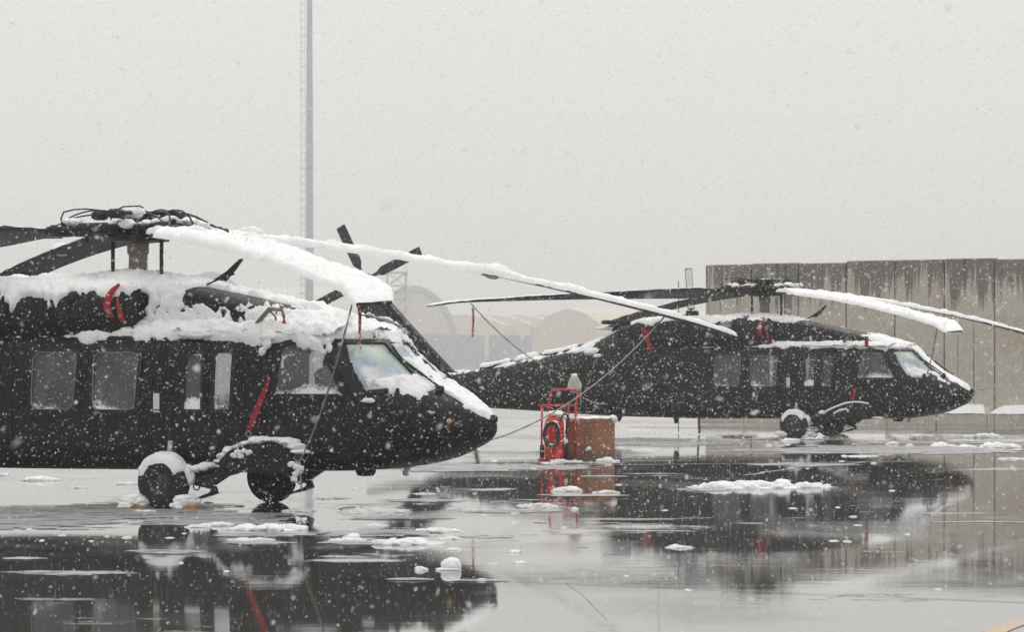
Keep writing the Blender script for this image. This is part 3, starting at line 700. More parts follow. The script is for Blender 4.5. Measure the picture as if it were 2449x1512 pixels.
    # cabin interior that blocks the view across
    mb = MB(); mb.box((-1.65, .6, 1.25), (3.1, .06, 1.5)); mb.box((-3.2, 0, 1.25), (.05, 2, 1.4)); mb.box((0, 0, .56), (6.0, 1.9, .04)); mb.build('cabin_lining', M['greypanel'], root)
    for sx, sy in ((2.55, -.5), (2.55, .5), (1.0, -.2)):
        mb = MB(); mb.box((sx, sy, 1.22), (.16, .48, 1.05), Matrix.Rotation(R(-8), 3, 'Y'), .05); mb.box((sx+.26, sy, .86), (.5, .46, .14), bev=.05); mb.box((sx-.02, sy, 1.80), (.12, .26, .2), bev=.05); mb.build('seat', M['black'], root)
    mb = MB(); mb.box((3.72, 0, 1.22), (.3, 1.25, .42), bev=.08); mb.build('instrument_panel', M['black'], root)
    return root

def copy_tree(o, parent=None):
    c = o.copy(); COL.objects.link(c); c.parent = parent
    for ch in o.children: copy_tree(ch, c)
    return c

H1 = build_helicopter()
TH1, TH2 = R(26), R(23)
X1, D1 = (330-1224)/FPX*50, 50.0
X2, D2 = (1828-1224)/FPX*92.5, 92.5
H2 = copy_tree(H1)
H1.location = (X1, D1, 0); H1.rotation_euler = (0, 0, -TH1)
H2.location = (X2, D2, 0); H2.rotation_euler = (0, 0, -TH2)
H1['label'] = 'nearer dark utility helicopter on the left, roof and windshield thick with snow'
H2['label'] = 'farther dark helicopter standing in front of the tall concrete wall, whole tail boom in view'
def loc2w(h, p):
    X, D, t = (X1, D1, TH1) if h == 1 else (X2, D2, TH2); c, s = math.cos(t), math.sin(t)
    return (X+p[0]*c+p[1]*s, D-p[0]*s+p[1]*c, p[2])

# ------------------------------------------------------------------ snow on the helicopters
def snow_on(h, root, seed, amt):
    # roof and nose: upper half of the body surface
    xs = np.linspace(5.09, -8.6, 620)
    P = body_surf(xs, 170, .12, math.pi-.12); V = P.reshape(-1, 3); F = gridfaces(len(xs), 170)[:, ::-1]
    def mk(V, Nn):
        x, y, z = V.T; n1 = fbm(V, 2.6, 4, seed, .6); n2 = fbm(V, 11, 3, seed+3)
        thr = interp(x, [-9, -7, -5.2, -4.2, -3.4, -2, 0, 1.8, 2.6, 3.3, 3.5, 3.75, 4.1, 4.5, 4.85, 5.1],
                     [.80, .80, .82, .62, .75, .6, .62, .62, .60, .55, .60, .66, .64, .78, .76, .72])
        thr = thr+np.where((x > 3.85), np.where(y < -.25, .10-.10*sstep(.1, .4, n2)*(x > 4.3), -.12), 0)+np.where((x > 3.3) & (z > 1.60+.10*n1) & (z < 2.10), np.where(y < -.18+.1*n2, .55, .10), 0)-np.where((x > 3.6) & (x < 4.1) & (z < 1.60) & (z > 1.42) & (y < 0), .26, 0)
        m = Nn[:, 2]-thr+.34*n1+.16*n2-(1-amt)*np.where(x > 3.4, -.12, .30)
        return MN(lr(-.02, .20, m), lr(5.08, 5.03, x))
    snow_shell('snow_cover', V, F, mk, lambda V: amt*interp(V[:, 0], [-9, 3.3, 3.9, 4.4, 5.1], [.085, .085, .065, .045, .03]), root, seed, .5, 9, .75, under=.03)
    # cowling
    xs = np.linspace(3.64, -3.74, 330); P = cowl_surf(xs, 110); V = P.reshape(-1, 3); F = gridfaces(len(xs), 110)[:, ::-1]
    def mk(V, Nn):
        x, y, z = V.T; n1 = fbm(V, 4.2, 4, seed+11, .65); n2 = fbm(V, 14, 3, seed+13)
        thr = interp(x, [-4, -3, -1, 0, .9, 1.05, 2.0, 2.7, 3.0, 3.7], [.7, .7, .6, .45, .30, .66, .70, .50, .22, .2])
        m = Nn[:, 2]-thr+.36*n1+.20*n2-(1-amt)*interp(x, [-4, .5, 1.2, 2.6, 3.0, 3.7], [.9, .9, 1.3, 1.2, .3, .1])
        m = m-np.where((x > 1.0) & (x < 2.9) & (z > 2.42), .55*sstep(.12, -.05, y)*sstep(3.0, 2.6, x), 0)
        side = -.04+.6*n1+.5*n2-.10*sstep(2.35, 2.6, z)+.34*sstep(1.15, .9, x)-.8*sstep(2.50, 2.60, z)*sstep(1.0, 1.1, x)-2*sstep(.6, .3, x)-3*(amt < .8)   # plastered on the flank
        return lr(-.02, .22, np.maximum(m, side))
    snow_shell('snow_cover', V, F, mk, .065*amt, root, seed+20, .45, 11, .8)
    for sy in (-1, 1):
        xs = np.linspace(.47, -3.02, 190); P = engine_surf(xs, 110, sy); V = P.reshape(-1, 3); F = gridfaces(len(xs), 110)
        def mk(V, Nn):
            n1 = fbm(V*np.array([1, 1, .35]), 4.5, 4, seed+31, .6); n2 = fbm(V*np.array([1, 1, .4]), 15, 3, seed+33)
            return lr(-.02, .22, Nn[:, 2]-interp(V[:, 0], [-4, -.5, -.25, .5], [.30, .30, .62, .55])+.55*n1+.25*n2-(1-amt)*1.1)
        snow_shell('snow_cover', V, F, mk, .055*amt, root, seed+40, .3, 11, .7, flip=True)
    # drift filling the step between cowling and roof edge
    for sy in (-1, 1):
        xs = np.linspace(.55, 3.4, 170); cs = np.linspace(0, 1, 44)
        yo = interp(xs, BX, BW)*.90; X_, C_ = np.meshgrid(xs, cs, indexing='ij'); Y_ = sy*(.45+(yo[:, None]-.45+.03)*C_)
        Z_ = 2.20+(.12 if amt > .8 else .02)*(1-C_)**1.5*np.ones_like(X_)-.05*C_**6
        V = np.stack([X_, Y_, Z_], -1).reshape(-1, 3); F = gridfaces(170, 44)
        if sy > 0: F = F[:, ::-1]
        F = F[:, ::-1]
        def mk(V, Nn):
            n1 = fbm(V, 3, 4, seed+51, .6)
            n2 = fbm(V, 9, 3, seed+57)
            yy = np.abs(V[:, 1])/np.maximum(interp(V[:, 0], BX, BW)*.93, .1)
            return MN(MN(lr(.52, .75, V[:, 0]+.1*n1), lr(3.44, 3.2, V[:, 0])), MN(lr(1.03, .88, yy+.10*n1+.07*n2), lr(-.9+1.9*(1-amt), -.5+1.9*(1-amt), n1)))
        Nt = vnormals(V, F)
        snow_shell('snow_cover', V, F, mk, .09*amt, root, seed+60, .9, 10, .9, flip=(Nt[:, 2].mean() < 0), under=.06)
    # blades
    th = {'A': (.070, 0.), 'B': (.068, 0.), 'C': (.045, .0), 'D': (.03, .45)}
    for az, zt, nm in BLADES:
        k, cut = th[nm]; k *= (1 if amt > .8 else .85)
        rs = np.linspace(.75 if nm in 'AB' else 1.1, 8.19, 420); cs = np.linspace(-.29, .82, 30) if nm in 'AB' else np.linspace(-.26, .76, 30)
        P = blade_pts(az, zt, rs, cs, .012, PITCH[nm]); P[..., 2] -= .035*np.clip((cs[None]-.74)/.08, 0, 1)**1.5+.02*np.clip((-.25-cs[None])/.04, 0, 1)**1.5; V = P.reshape(-1, 3); F = gridfaces(len(rs), 30)
        cc = np.tile(cs, len(rs)); rr = np.repeat(rs, 30)
        def mk(V, Nn):
            n1 = fbm(V, 5, 3, seed+71); n0 = fbm(V, 1.3, 2, seed+77)
            m = MN(MN(lr(-.29, -.16, cc+.03*n1), lr(.81, .62, cc+.04*n1+cut*(cc > -.1)*(1+n0))), MN(lr(8.2, 8.06, rr), lr(rs[0], rs[0]+.12, rr)))
            if nm in 'CD': m = MN(m, lr(-.3, .1, n0+(.9*sstep(2.5, 4, rr) if nm == 'C' else 0)))
            return m
        Nt = vnormals(V, F)
        snow_shell('snow_cover', V, F, mk, (lambda V, k=k, rr=rr, nm=nm: k*(interp(rr, [0, 4.5, 6.5, 8.2], [1, 1, .75, .5]) if nm == 'A' else 1+0*rr)), root, seed+80+az, .9, 5, .6, flip=(Nt[:, 2].mean() < 0), under=.0)
        # odd lumps
        for r_, s_ in {'A': ((1.5, .12), (4.9, .13), (2.6, .07)), 'B': ((2.2, .08), (3.1, .06)), 'C': (), 'D': ((3.6, .11), (5.2, .06))}[nm]:
            if amt < .8: s_ *= .5
            c = blade_pts(az, zt, [r_], [.1], .06, PITCH[nm])[0, 0]; lump('snow_cover', c, s_*1.5, s_*.8, s_*.8, root, seed+int(r_*10))
    # hub clumps
    for k in range(int(44*amt)):
        a = random.uniform(0, 6.28); r = random.uniform(.08, .95)
        i = int(((math.degrees(a)+360) % 360)/90)
        if r > .4: a = R(BLADES[k % 4][0]+random.uniform(-14, 14))
        c = (r*math.cos(a), r*math.sin(a), 3.58+(.12 if r < .3 else 0)+random.uniform(-.02, .04)); s_ = random.uniform(.05, .13)
        HUB.append((c, s_, s_, s_*.55))
    V0 = MB()
    for c, a_, b_, z_ in HUB: lump_into(V0, c, a_, b_, z_, seed+int(abs(c[0])*100))
    HUB.clear(); V0.build('snow_cover', M['snow'], root, True)
    # tail boom top rolls, fin patches
    mb = MB()
    rolls = ((-4.75, -5.7, .10), (-5.8, -6.4, .115), (-6.5, -7.35, .10))
    for x0, x1, r_ in rolls:
        xs = np.linspace(x0, x1, 34); ph = np.linspace(-.15, math.pi+.15, 18)
        P = np.zeros((34, 18, 3)); e = np.clip(np.minimum(np.abs(xs-x0), np.abs(xs-x1))/.07, 0, 1)**.5
        for i, x in enumerate(xs):
            zt_ = interp([x], BX, BT)[0]+.06
            for j, p in enumerate(ph): P[i, j] = (x, math.cos(p)*r_*1.35*e[i], zt_+math.sin(p)*r_*.95*e[i])
        V = P.reshape(-1, 3); V = V+fbm(V, 7, 3, seed+91)[:, None]*np.array([0, .02, .03]); mb.add(V, gridfaces(34, 18))
    mb.build('snow_cover', M['snow'], root, True)
    mb = MB()
    for (x, y, z, a_, b_, c_) in ((-4.0, -.72, 2.02, .30, .10, .10), (-3.8, -.80, 1.93, .2, .08, .07), (-4.6, -.4, 2.02, .2, .1, .04), (-3.9, -.2, 2.60, .3, .2, .05), (-9.2, -.16, 2.1, .10, .03, .10), (-9.6, -.16, 2.6, .09, .03, .13), (-8.6, -.15, 1.55, .22, .05, .07), (-8.2, -.2, 1.45, .2, .06, .05), (-10.2, -.2, 3.72, .2, .1, .12), (-10.5, -.25, 3.4, .12, .06, .1)):
        lump_into(mb, (x, y, z), a_, b_, c_, seed+int(-x*10), .5)
    mb.build('snow_cover', M['snow'], root, True)
    # wheel caps, fairings, drag beams
    for sy in (-1, 1):
        y = sy*1.35
        ph = np.linspace(R(14), R(172), 70); ys = np.linspace(-.14, .14, 18)
        P = np.zeros((70, 18, 3))
        for i, p in enumerate(ph):
            for j, q in enumerate(ys):
                r_ = .335-.10*abs(q/.14)**4; P[i, j] = (1.20+math.cos(p)*r_, y+q, .335+math.sin(p)*r_)
        V = P.reshape(-1, 3); F = gridfaces(70, 18); pp = np.repeat(ph, 18); qq = np.tile(ys, 70)
        def mk(V, Nn):
            n1 = fbm(V, 9, 3, seed+101)
            return MN(MN(lr(R(22), R(50), pp+.35*n1), lr(R(165), R(140), pp+.3*n1)), lr(1., .7, np.abs(qq)/.14+.2*n1))
        Nt = vnormals(V, F); c = np.array([1.2, y, .335]); fl = ((Nt*(V-c)).sum(1).mean() < 0)
        snow_shell('snow_cover', V, F, mk, .038, root, seed+103, .4, 10, .5, flip=fl, under=.02)
        mb = MB()
        lump_into(mb, (1.50, y-.05*sy, .42), .10, .09, .13, seed+5)
        if amt > .8 or sy > 0:
            for i, (x, z) in enumerate(((1.62, .50), (1.74, .53), (1.86, .55), (1.97, .60), (2.06, .66), (2.15, .73), (2.25, .78), (2.36, .82), (2.47, .845), (2.58, .86), (2.70, .87), (2.82, .86), (2.93, .84), (3.02, .79), (3.08, .73))):
                wdt = .12 if x < 2 else .19
                lump_into(mb, (x, sy*(1.25 if x < 2 else 1.27), z), .10, wdt, .045+.015*math.sin(i*1.7), seed+i)
            for x, z in ((2.26, .68), (2.32, .72), (2.40, .735), (2.46, .72), (2.35, .67), (3.06, .58), (3.12, .55), (3.16, .50), (3.12, .46), (3.10, .40), (3.19, .53)): lump_into(mb, (x, sy*1.46, z), .045, .025, .033, seed+int(x*90), .6)
        else:
            ptsr = [(1.95+.11*i, sy*1.48, .62+.25*math.sin(i/9*math.pi*.62)) for i in range(11)]; mb.tube(ptsr, .022, 8)
            mb.tube([(2.2, sy*1.48, .60), (2.35, sy*1.48, .68), (2.5, sy*1.48, .71), (2.56, sy*1.48, .64)], .026, 8)
            lump_into(mb, (1.9, sy*1.4, .62), .09, .08, .05, 3); lump_into(mb, (3.15, sy*1.2, .50), .16, .08, .03, 4)
        mb.build('snow_cover', M['snow'], root, True)
    # fittings: probe, handles
    if amt > .8:
        mb = MB(); 
        for c, a_, b_, z_ in (((3.85, -.97, 1.35), .10, .04, .03), ((2.56, -1.15, 2.12), .10, .04, .05), ((2.56, -1.18, 2.04), .06, .03, .06), ((2.50, -1.19, 1.95), .045, .025, .05), ((3.30, -1.00, 2.07), .05, .03, .05), ((3.34, -1.02, 1.99), .04, .025, .06), ((1.52, -1.12, 2.16), .22, .07, .06)):
            lump_into(mb, c, a_, b_, z_, int(c[0]*31))
        mb.build('snow_cover', M['snow'], root, True)
_ICO = None
def ico():
    global _ICO
    if _ICO is None:
        import bmesh
        bm = bmesh.new(); bmesh.ops.create_icosphere(bm, subdivisions=4, radius=1); _ICO = (np.array([v.co[:] for v in bm.verts]), np.array([[v.index for v in f.verts] for f in bm.faces])); bm.free()
    return _ICO
def lump_into(mb, c, a, b, z, seed=0, rough=.35):
    V, F = ico(); n = fbm(V*1.0+seed*3.7, 1.7, 3, seed % 97, .6); P = V*(1+rough*n[:, None]*1.1)*np.array([a, b, z])+np.array(c); mb.add(P, F)
def lump(name, c, a, b, z, par, seed): 
    mb = MB(); lump_into(mb, c, a, b, z, seed); return mb.build(name, M['snow'], par, True)
HUB = []
snow_on(1, H1, 11, 1.0)
snow_on(2, H2, 57, .62)

# ------------------------------------------------------------------ ropes, streamers
def bez(a, b, sag, n=24, wob=.0):
    a, b = Vector(a), Vector(b); return [a.lerp(b, t)+Vector((wob*math.sin(t*19), 0, -sag*4*t*(1-t))) for t in np.linspace(0, 1, n)]
def rope(name, pts, r, label, snow=True):
    mb = MB(); mb.tube(pts, [r*(1+.22*math.sin(i*2.1)) for i in range(len(pts))], 7); o = mb.build(name, M['rope'], None, True); tag(o, label, 'rope'); return o
def streamer(label, pts, ws, mat='red', ring=False, th=.004, grp=None):
    """flat cloth strip hanging through pts, half widths ws"""
    n = len(pts); V = []; F = []
    for i, (p, w) in enumerate(zip(pts, ws)):
        p = Vector(p); tw = .5*math.sin(i*1.1); d = Vector((math.cos(tw), math.sin(tw), 0))
        for s_ in (-1, 1):
            for t in (-1, 1): V.append(p+d*(s_*w)+Vector((-d.y, d.x, 0))*(t*th/2))
    for i in range(n-1):
        a = i*4; b = a+4; F += [(a, b, b+2, a+2), (a+1, a+3, b+3, b+1), (a, a+1, b+1, b), (a+2, b+2, b+3, a+3)]
    F += [(0, 2, 3, 1), (n*4-4, n*4-3, n*4-1, n*4-2)]
    root = empty('red_streamer', label, 'streamer', tuple(pts[0]), 0, 'red warning streamers')
    o = mesh('ribbon', [tuple(Vector(v)-Vector(pts[0])) for v in V], F, M[mat], root)
    if ring:
        mb = MB(); e = Vector(pts[-1])-Vector(pts[0]); mb.tube([e+Vector((.03*math.cos(t), 0, .035*math.sin(t)-.035)) for t in np.linspace(0, 6.28, 15)[:-1]], .004, 6, closed=True); mb.build('ring', M['steel'], root)
    return root
def strip(a, b, n=14, sway=.02): 
    a, b = Vector(a), Vector(b); return [a.lerp(b, t)+Vector((sway*math.sin(t*5), 0, 0)) for t in np.linspace(0, 1, n)]
L1 = lambda *p: Vector(loc2w(1, p)); L2 = lambda *p: Vector(loc2w(2, p))
def bl(h, i, r, c=.3, dz=0):
    az, zt, nm = BLADES[i]; q = blade_pts(az, zt, [r], [c], -.03+dz, PITCH[nm])[0, 0]; return Vector(loc2w(h, q))
# helicopter 1
a = bl(1, 1, 7.35, .35); rope('tie_down_rope', bez(a, L1(3.15, -1.42, .62), .20, 40), .0105, 'grey tie-down rope from the snow-loaded blade tip to the near landing gear fairing')
e = L1(3.15, -1.42, .62); rope('tie_down_rope', [e, e+Vector((.02, -.02, -.10)), e+Vector((.01, -.02, -.22)), e+Vector((.03, -.03, -.36))], .012, 'short frayed rope end dangling off the near landing gear fairing')
rope('tie_down_rope', bez(bl(1, 0, 7.3, .3), L1(4.55, .55, .80), .28, 46), .010, 'long tie-down rope slanting past the red extinguisher frame to the helicopter nose')
b_ = bl(1, 1, 7.2, .25); streamer('thin red streamer flecked with snow hanging from the blade tip over the windshield', strip(b_, b_+Vector((.09, 0, -.70)), 16), [.026-.0010*i for i in range(16)], 'redsnow')
streamer('wide red streamer with a wire ring on the side ahead of the gunner windows', [L1(2.62-.02*i, -1.215-.002*i, 1.63-.047*i) for i in range(15)], [.008, .016, .024, .031, .036, .039, .040, .041, .041, .040, .040, .038, .034, .030, .026], 'red', True)
streamer('short red pennant hanging from the roof handle above the cockpit door', [L1(2.70, -1.0, 2.40), L1(2.70, -1.0, 2.34), L1(2.70, -1.0, 2.27), L1(2.70, -1.01, 2.21), L1(2.70, -1.01, 2.17)], [.008, .012, .030, .040, .036], 'red')
def cover(h, label, k=1.):
    L = L1 if h == 1 else L2; root = empty('engine_inlet_cover', label, 'engine cover', tuple(L(.49, -.8, 2.44)), 0, 'red engine inlet covers'); o0 = L(.49, -.8, 2.44)
    mb = MB(); th = TH1 if h == 1 else TH2; Mr = Matrix.Rotation(-th, 3, 'Z')
    V = []; 
    b2 = MB().lathe([(.0, .0), (.20, .0), (.25, .01), (.262, .05), (.262, -.04), (.25, -.045)], (0, 0, 0), 'x', 26); mb.add([Mr @ Vector(v) for v in b2.v], b2.f); mb.build('cover', M['black'], root, True, 40)
    ey = lambda z: -(.80+math.sqrt(max(.01, .425**2-(z-2.44)**2)))
    mb = MB(); mb.tube([L(x_, ey(z_), z_)-o0 for x_, z_ in ((.36, 2.79), (.32, 2.72), (.295, 2.64), (.29, 2.56), (.30, 2.48), (.335, 2.42), (.37, 2.38))], [.02, .035, .045, .048, .045, .04, .02], 8)
    mb.build('strap', M['red'], root, True)
    mb = MB(); mb.tube([L(x_, ey(z_)-.03, z_)-o0 for x_, z_ in ((.44, 2.62), (.47, 2.54), (.50, 2.45), (.52, 2.37), (.53, 2.31))], [.012, .02, .03, .035, .03], 8); mb.build('strap', M['red'], root, True)
    return root
cover(1, 'black inlet cover with red straps on the nearer helicopter engine')
cover(2, 'red-strapped inlet cover on the farther helicopter engine')
# helicopter 2
rope('tie_down_rope', bez(bl(2, 2, 7.2, .3), L2(-4.6, -.62, 1.35), .25, 30), .013, 'taut rope from the far left blade tip down across the snowy tail boom')
p = bl(2, 2, 7.2, .3); streamer('dark narrow streamer hanging from the blade tip in front of the arched hangar', strip(p+Vector((.05, 0, -.10)), p+Vector((.06, 0, -.78)), 12, .01), [.028]*12, 'redsnow')
rope('tie_down_rope', bez(bl(2, 1, 7.3, .3), L2(4.15, -.6, 1.45), .12, 26), .014, 'thin rope from the snowy forward blade to the farther helicopter nose')
q = bl(2, 0, 7.3, .3); rope('tie_down_rope', bez(q, L2(4.9, .25, 1.18), .45, 34), .013, 'faint sagging rope crossing the concrete wall beyond the farther nose')
streamer('broad faded red streamer on the aft engine cowling of the farther helicopter', [L2(-2.62+.02*i, -1.20, 2.62-.055*i) for i in range(12)], [.03, .06, .085, .09, .085, .075, .07, .06, .05, .04, .03, .015], 'red')
streamer('small red tab on the windshield top corner of the farther helicopter', [L2(2.88, -1.12, 2.38-.04*i) for i in range(7)], [.045]*7, 'red')
streamer('small dark red streamer on the cockpit door of the farther helicopter', [L2(2.62-.012*i, -1.20, 1.18-.05*i) for i in range(7)], [.02, .04, .05, .05, .045, .04, .02], 'red')

# ------------------------------------------------------------------ wheel chocks
def chock(x, y, lab, sn=1.):
    root = empty('wheel_chock', lab, 'wheel chock', (x, y, 0), 0, 'orange wheel chocks under snow')
    mb = MB(); mb.prism([(-.14, .004), (.14, .004), (.13, .05), (.09, .09), (-.10, .09), (-.13, .05)], -.07, .07); mb.build('block', M['orange'], root)
    mb = MB(); lump_into(mb, (0, 0, .12), .15, .12, .075*sn, int(x*50)); lump_into(mb, (.06, -.01, .10), .12, .11, .065*sn, int(x*70)+3); lump_into(mb, (-.10, -.04, .05), .10, .09, .05*sn, int(x*90)+3); mb.build('snow_cover', M['snow'], root, True)
w = L1(1.2, -1.35, 0); chock(w.x-.36, w.y-.06, 'orange chock buried in snow behind the near wheel of the left helicopter'); chock(w.x+.30, w.y-.26, 'orange chock with a snow cap in front of the near wheel of the left helicopter')
w = L2(1.2, -1.35, 0); chock(w.x-.33, w.y, 'snow-capped chock behind the near wheel of the farther helicopter', .9); chock(w.x+.36, w.y-.05, 'snow-capped chock between the wheels of the farther helicopter', .9)

# ------------------------------------------------------------------ extinguisher cart, crate, bag
ED = 71.2
def EP(px, z, dy=0): return Vector(((px-1224)*ED/FPX, ED+dy, z))
root = empty('fire_extinguisher', 'red wheeled fire extinguisher with tube frame and coiled black hose beside the crate', 'extinguisher', tuple(EP(1325, 0)))
o0 = EP(1325, 0)
mb = MB(); c = EP(1325, 0)-o0
mb.lathe([(.06, .02), (.165, .03), (.178, .07), (.178, .66), (.165, .74), (.12, .80), (.05, .83), (.035, .90)], c, seg=32); mb.build('cylinder', M['redpaint'], root, True, 40)
mb = MB()
up = lambda px, z, dy=.0: EP(px, z, dy)-o0
mb.tube([up(1313, .80, .2), up(1313, 1.02, .2), up(1314, 1.14, .2), up(1317, 1.25, .2), up(1321, 1.285, .2), up(1330, 1.30, .2), up(1368, 1.30, .2), up(1376, 1.285, .2), up(1381, 1.24, .2), up(1379, 1.1, .2), up(1377, .80, .2)], .021, 8)
mb.tube([up(1286, 1.01, .1), up(1378, 1.01, .1)], .020, 8); mb.tube([up(1296, 1.0, .08), up(1295, .5, .08), up(1295, .02, .08)], .019, 8)
mb.tube([up(1359, 1.0, .1), up(1358, .6, .1)], .019, 8); mb.tube([up(1376, 1.0, .15), up(1376, .05, .15)], .019, 8)
mb.tube([up(1288, .025, .08), up(1302, .02, .0), up(1345, .02, -.05)], .022, 8); mb.tube([up(1295, .45, .1), up(1376, .45, .2)], .014, 6)
mb.build('frame', M['redtube'], root, True)
mb = MB(); hc = up(1318, .49, -.22)
for k in range(3):
    mb.tube([hc+Vector(((.115+.012*k)*math.cos(t), -.02*k, (.20+.014*k)*math.sin(t))) for t in np.linspace(0, 6.28, 33)[:-1]], .020, 8, closed=True)
mb.tube([hc+Vector((.06, 0, .19)), up(1340, .74, -.15), up(1348, .86, -.05), up(1356, .84, .0), up(1360, .74, .02), up(1352, .5, -.12)], .02, 8)
mb.build('hose', M['hose'], root, True)
mb = MB(); lump_into(mb, up(1328, .86), .16, .13, .06, 4); lump_into(mb, up(1323, .71, -.22), .09, .05, .028, 9); lump_into(mb, up(1317, .29, -.22), .06, .03, .03, 12); lump_into(mb, up(1333, .6, -.22), .03, .03, .07, 15); lump_into(mb, up(1352, .36, -.1), .04, .03, .04, 15)
mb.build('snow_cover', M['snow'], root, True)
mb = MB(); mb.lathe([(.0, -.04), (.12, -.04), (.15, -.02), (.15, .02), (.12, .04), (0, .04)], up(1296, .155, .2), 'x', 20); mb.lathe([(.0, -.04), (.12, -.04), (.15, -.02), (.15, .02), (.12, .04), (0, .04)], up(1352, .155, .2), 'x', 20); mb.build('wheel', M['rubber'], root, True, 40)
# crate: one corner turned to the camera
yaw = R(-31); c0 = Vector(((1427-1224)*ED/FPX, ED-.02, 0))      # nearest corner
Wc, Dc, Hc = .63, .62, .75
root = empty('wooden_crate', 'weathered orange-brown plywood crate with dark stains beside the red extinguisher', 'crate', tuple(c0))
ax = Vector((-math.cos(R(26)), math.sin(R(26)), 0)); ay = Vector((math.sin(R(33)), math.cos(R(33)), 0))
Mx = Matrix((ax, ay, Vector((0, 0, 1)))).transposed()
mb = MB(); V = []
for z in (.0, Hc):
    for (i, j) in ((0, 0), (1, 0), (1, 1), (0, 1)): V.append(ax*(Wc*i)+ay*(Dc*j)+Vector((0, 0, z+.01)))
mb.add(V, [(0, 1, 2, 3), (7, 6, 5, 4), (0, 4, 5, 1), (1, 5, 6, 2), (2, 6, 7, 3), (3, 7, 4, 0)]); mb.build('box', M['ply'], root)
mb = MB()
for p, q in (((0, 0), (1, 0)), ((0, 0), (0, 1))):
    a_ = ax*(Wc*p[0])+ay*(Dc*p[1]); b_ = ax*(Wc*q[0])+ay*(Dc*q[1]); n_ = (-ay if q[0] else -ax); 
    n_ = Vector((0, -1, 0))
    for z in (.035, Hc-.03):
        d_ = (b_-a_); m_ = (a_+b_)/2+Vector((0, -.010, z+.01)); ang = math.atan2(d_.y, d_.x); mb.box(m_, (d_.length-.02, .018, .06), Matrix.Rotation(ang, 3, 'Z'))
mb.build('batten', M['ply'], root)
mb = MB(); m_ = ax*.36+Vector((0, -.014, Hc-.04)); mb.box(m_, (.035, .006, .08), Matrix.Rotation(math.atan2(-ax.y, -ax.x), 3, 'Z')); mb.build('tag', M['decal'], root)
mb = MB(); p = ax*(Wc*.5)+ay*(Dc*.5)+Vector((0, 0, Hc+.0)); 
Vg = []; gs = np.linspace(0.02, .98, 30)
for u in gs:
    for v in gs: Vg.append(ax*(Wc*u)+ay*(Dc*v)+Vector((0, 0, Hc+.012)))
Fg = gridfaces(30, 30); Vg = np.array([tuple(v) for v in Vg]); uu = np.repeat(gs, 30); vv = np.tile(gs, 30)
fl = vnormals(Vg, Fg)[:, 2].mean() < 0
snow_shell('snow_cover', Vg, Fg, lambda V, Nn: MN(lr(0, .12, np.minimum(np.minimum(uu, 1-uu), np.minimum(vv, 1-vv))), lr(-.3, .2, fbm(V, 3, 3, 4))), .035, root, 3, .95, 8, flip=fl)
mb = MB(); lump_into(mb, ax*.02+ay*(Dc*.96)+Vector((0, -.03, Hc+.01)), .075, .07, .075, 8, .2); lump_into(mb, ax*.6+Vector((0, 0, Hc+.03)), .08, .06, .04, 3); lump_into(mb, ax*.16+Vector((0, -.02, .22)), .045, .03, .04, 6); mb.build('snow_cover', M['snow'], root, True)
# canvas bag on top of the frame
root = empty('canvas_bag', 'snow-topped canvas bag tied on the extinguisher frame', 'bag', tuple(EP(1374, 1.28, .25))); 
mb = MB(); V, F = ico(); P = np.sign(V)*np.abs(V)**.8*np.array([.10, .08, .155])*(1+.30*fbm(V, 1.8, 3, 5)[:, None]); P[:, 0] *= 1.1-2.4*P[:, 2]; P[:, 2] += .13; mb.add(P, F); mb.tube([(0.08, 0, .16), (.11, -.03, .05), (.10, -.03, -.10), (.12, -.03, -.25)], .009, 6); mb.build('cloth', M['canvas'], root, True)
mb = MB(); lump_into(mb, (.0, -.01, .275), .055, .05, .04, 5, .5); mb.build('snow_cover', M['snow'], root, True)
rope('loose_cord', bez(EP(1382, 1.22, .2), EP(1450, 1.03, .5), .05, 16), .010, 'snowy cord running right from the canvas bag')

# ------------------------------------------------------------------ concrete walls
def twall(loc, ang, W_, H_, label, grp, mat='conc', th=.30, snow=True, foot=True):
    root = empty('concrete_barrier', label, 'concrete barrier', loc, ang, grp)
    mb = MB(); mb.box((W_/2, 0, H_/2), (W_-.045, th, H_), bev=.03); mb.build('wall', M[mat], root)
    if foot:
        mb = MB(); y0, y1 = -th/2-.42, -th/2+.02
        z0, z1 = .27, .52; b = W_*.20
        V = [(.01, y0, .0), (W_-.01, y0, 0), (W_-.01, y0, z0), (.01, y0, z0), (b*.55, y1, z1), (W_-b*.55, y1, z1), (.01, y1, 0), (W_-.01, y1, 0), (.01, y1, z1*.80), (W_-.01, y1, z1*.80)]
        F = [(0, 1, 2, 3), (3, 2, 5, 4), (0, 3, 8, 6), (3, 4, 8), (1, 7, 9, 2), (2, 9, 5)]
        V += [(x, -y, z) for x, y, z in V]; F += [tuple(i+10 for i in f[::-1]) for f in F]
        mb.add(V, F); mb.build('footing', M[mat], root)
        if snow:
            n, m_ = 50, 16; u = np.linspace(0, 1, n); v = np.linspace(0, 1, m_); U, Vv = np.meshgrid(u, v, indexing='ij')
            xl = .03+(b*.9)*Vv; X_ = xl+(W_-2*xl)*U; Y_ = y0-.015+(y1-y0)*Vv*.97; Z_ = z0+(z1-z0)*Vv+.006
            P = np.stack([X_, Y_, Z_], -1).reshape(-1, 3); Fs = gridfaces(n, m_); uu = U.ravel(); vv = Vv.ravel()
            fl = vnormals(P, Fs)[:, 2].mean() < 0
            sd = int(loc[0]*10); snow_shell('snow_cover', P, Fs, lambda V_, Nn: MN(MN(lr(0, .04, np.minimum(uu, 1-uu)), lr(-.05, .12, np.minimum(vv, 1-vv))), lr(-.55, -.2, fbm(V_, 4, 4, sd))), .045, root, sd, .8, 7, .4, flip=fl, under=.0)
    return root
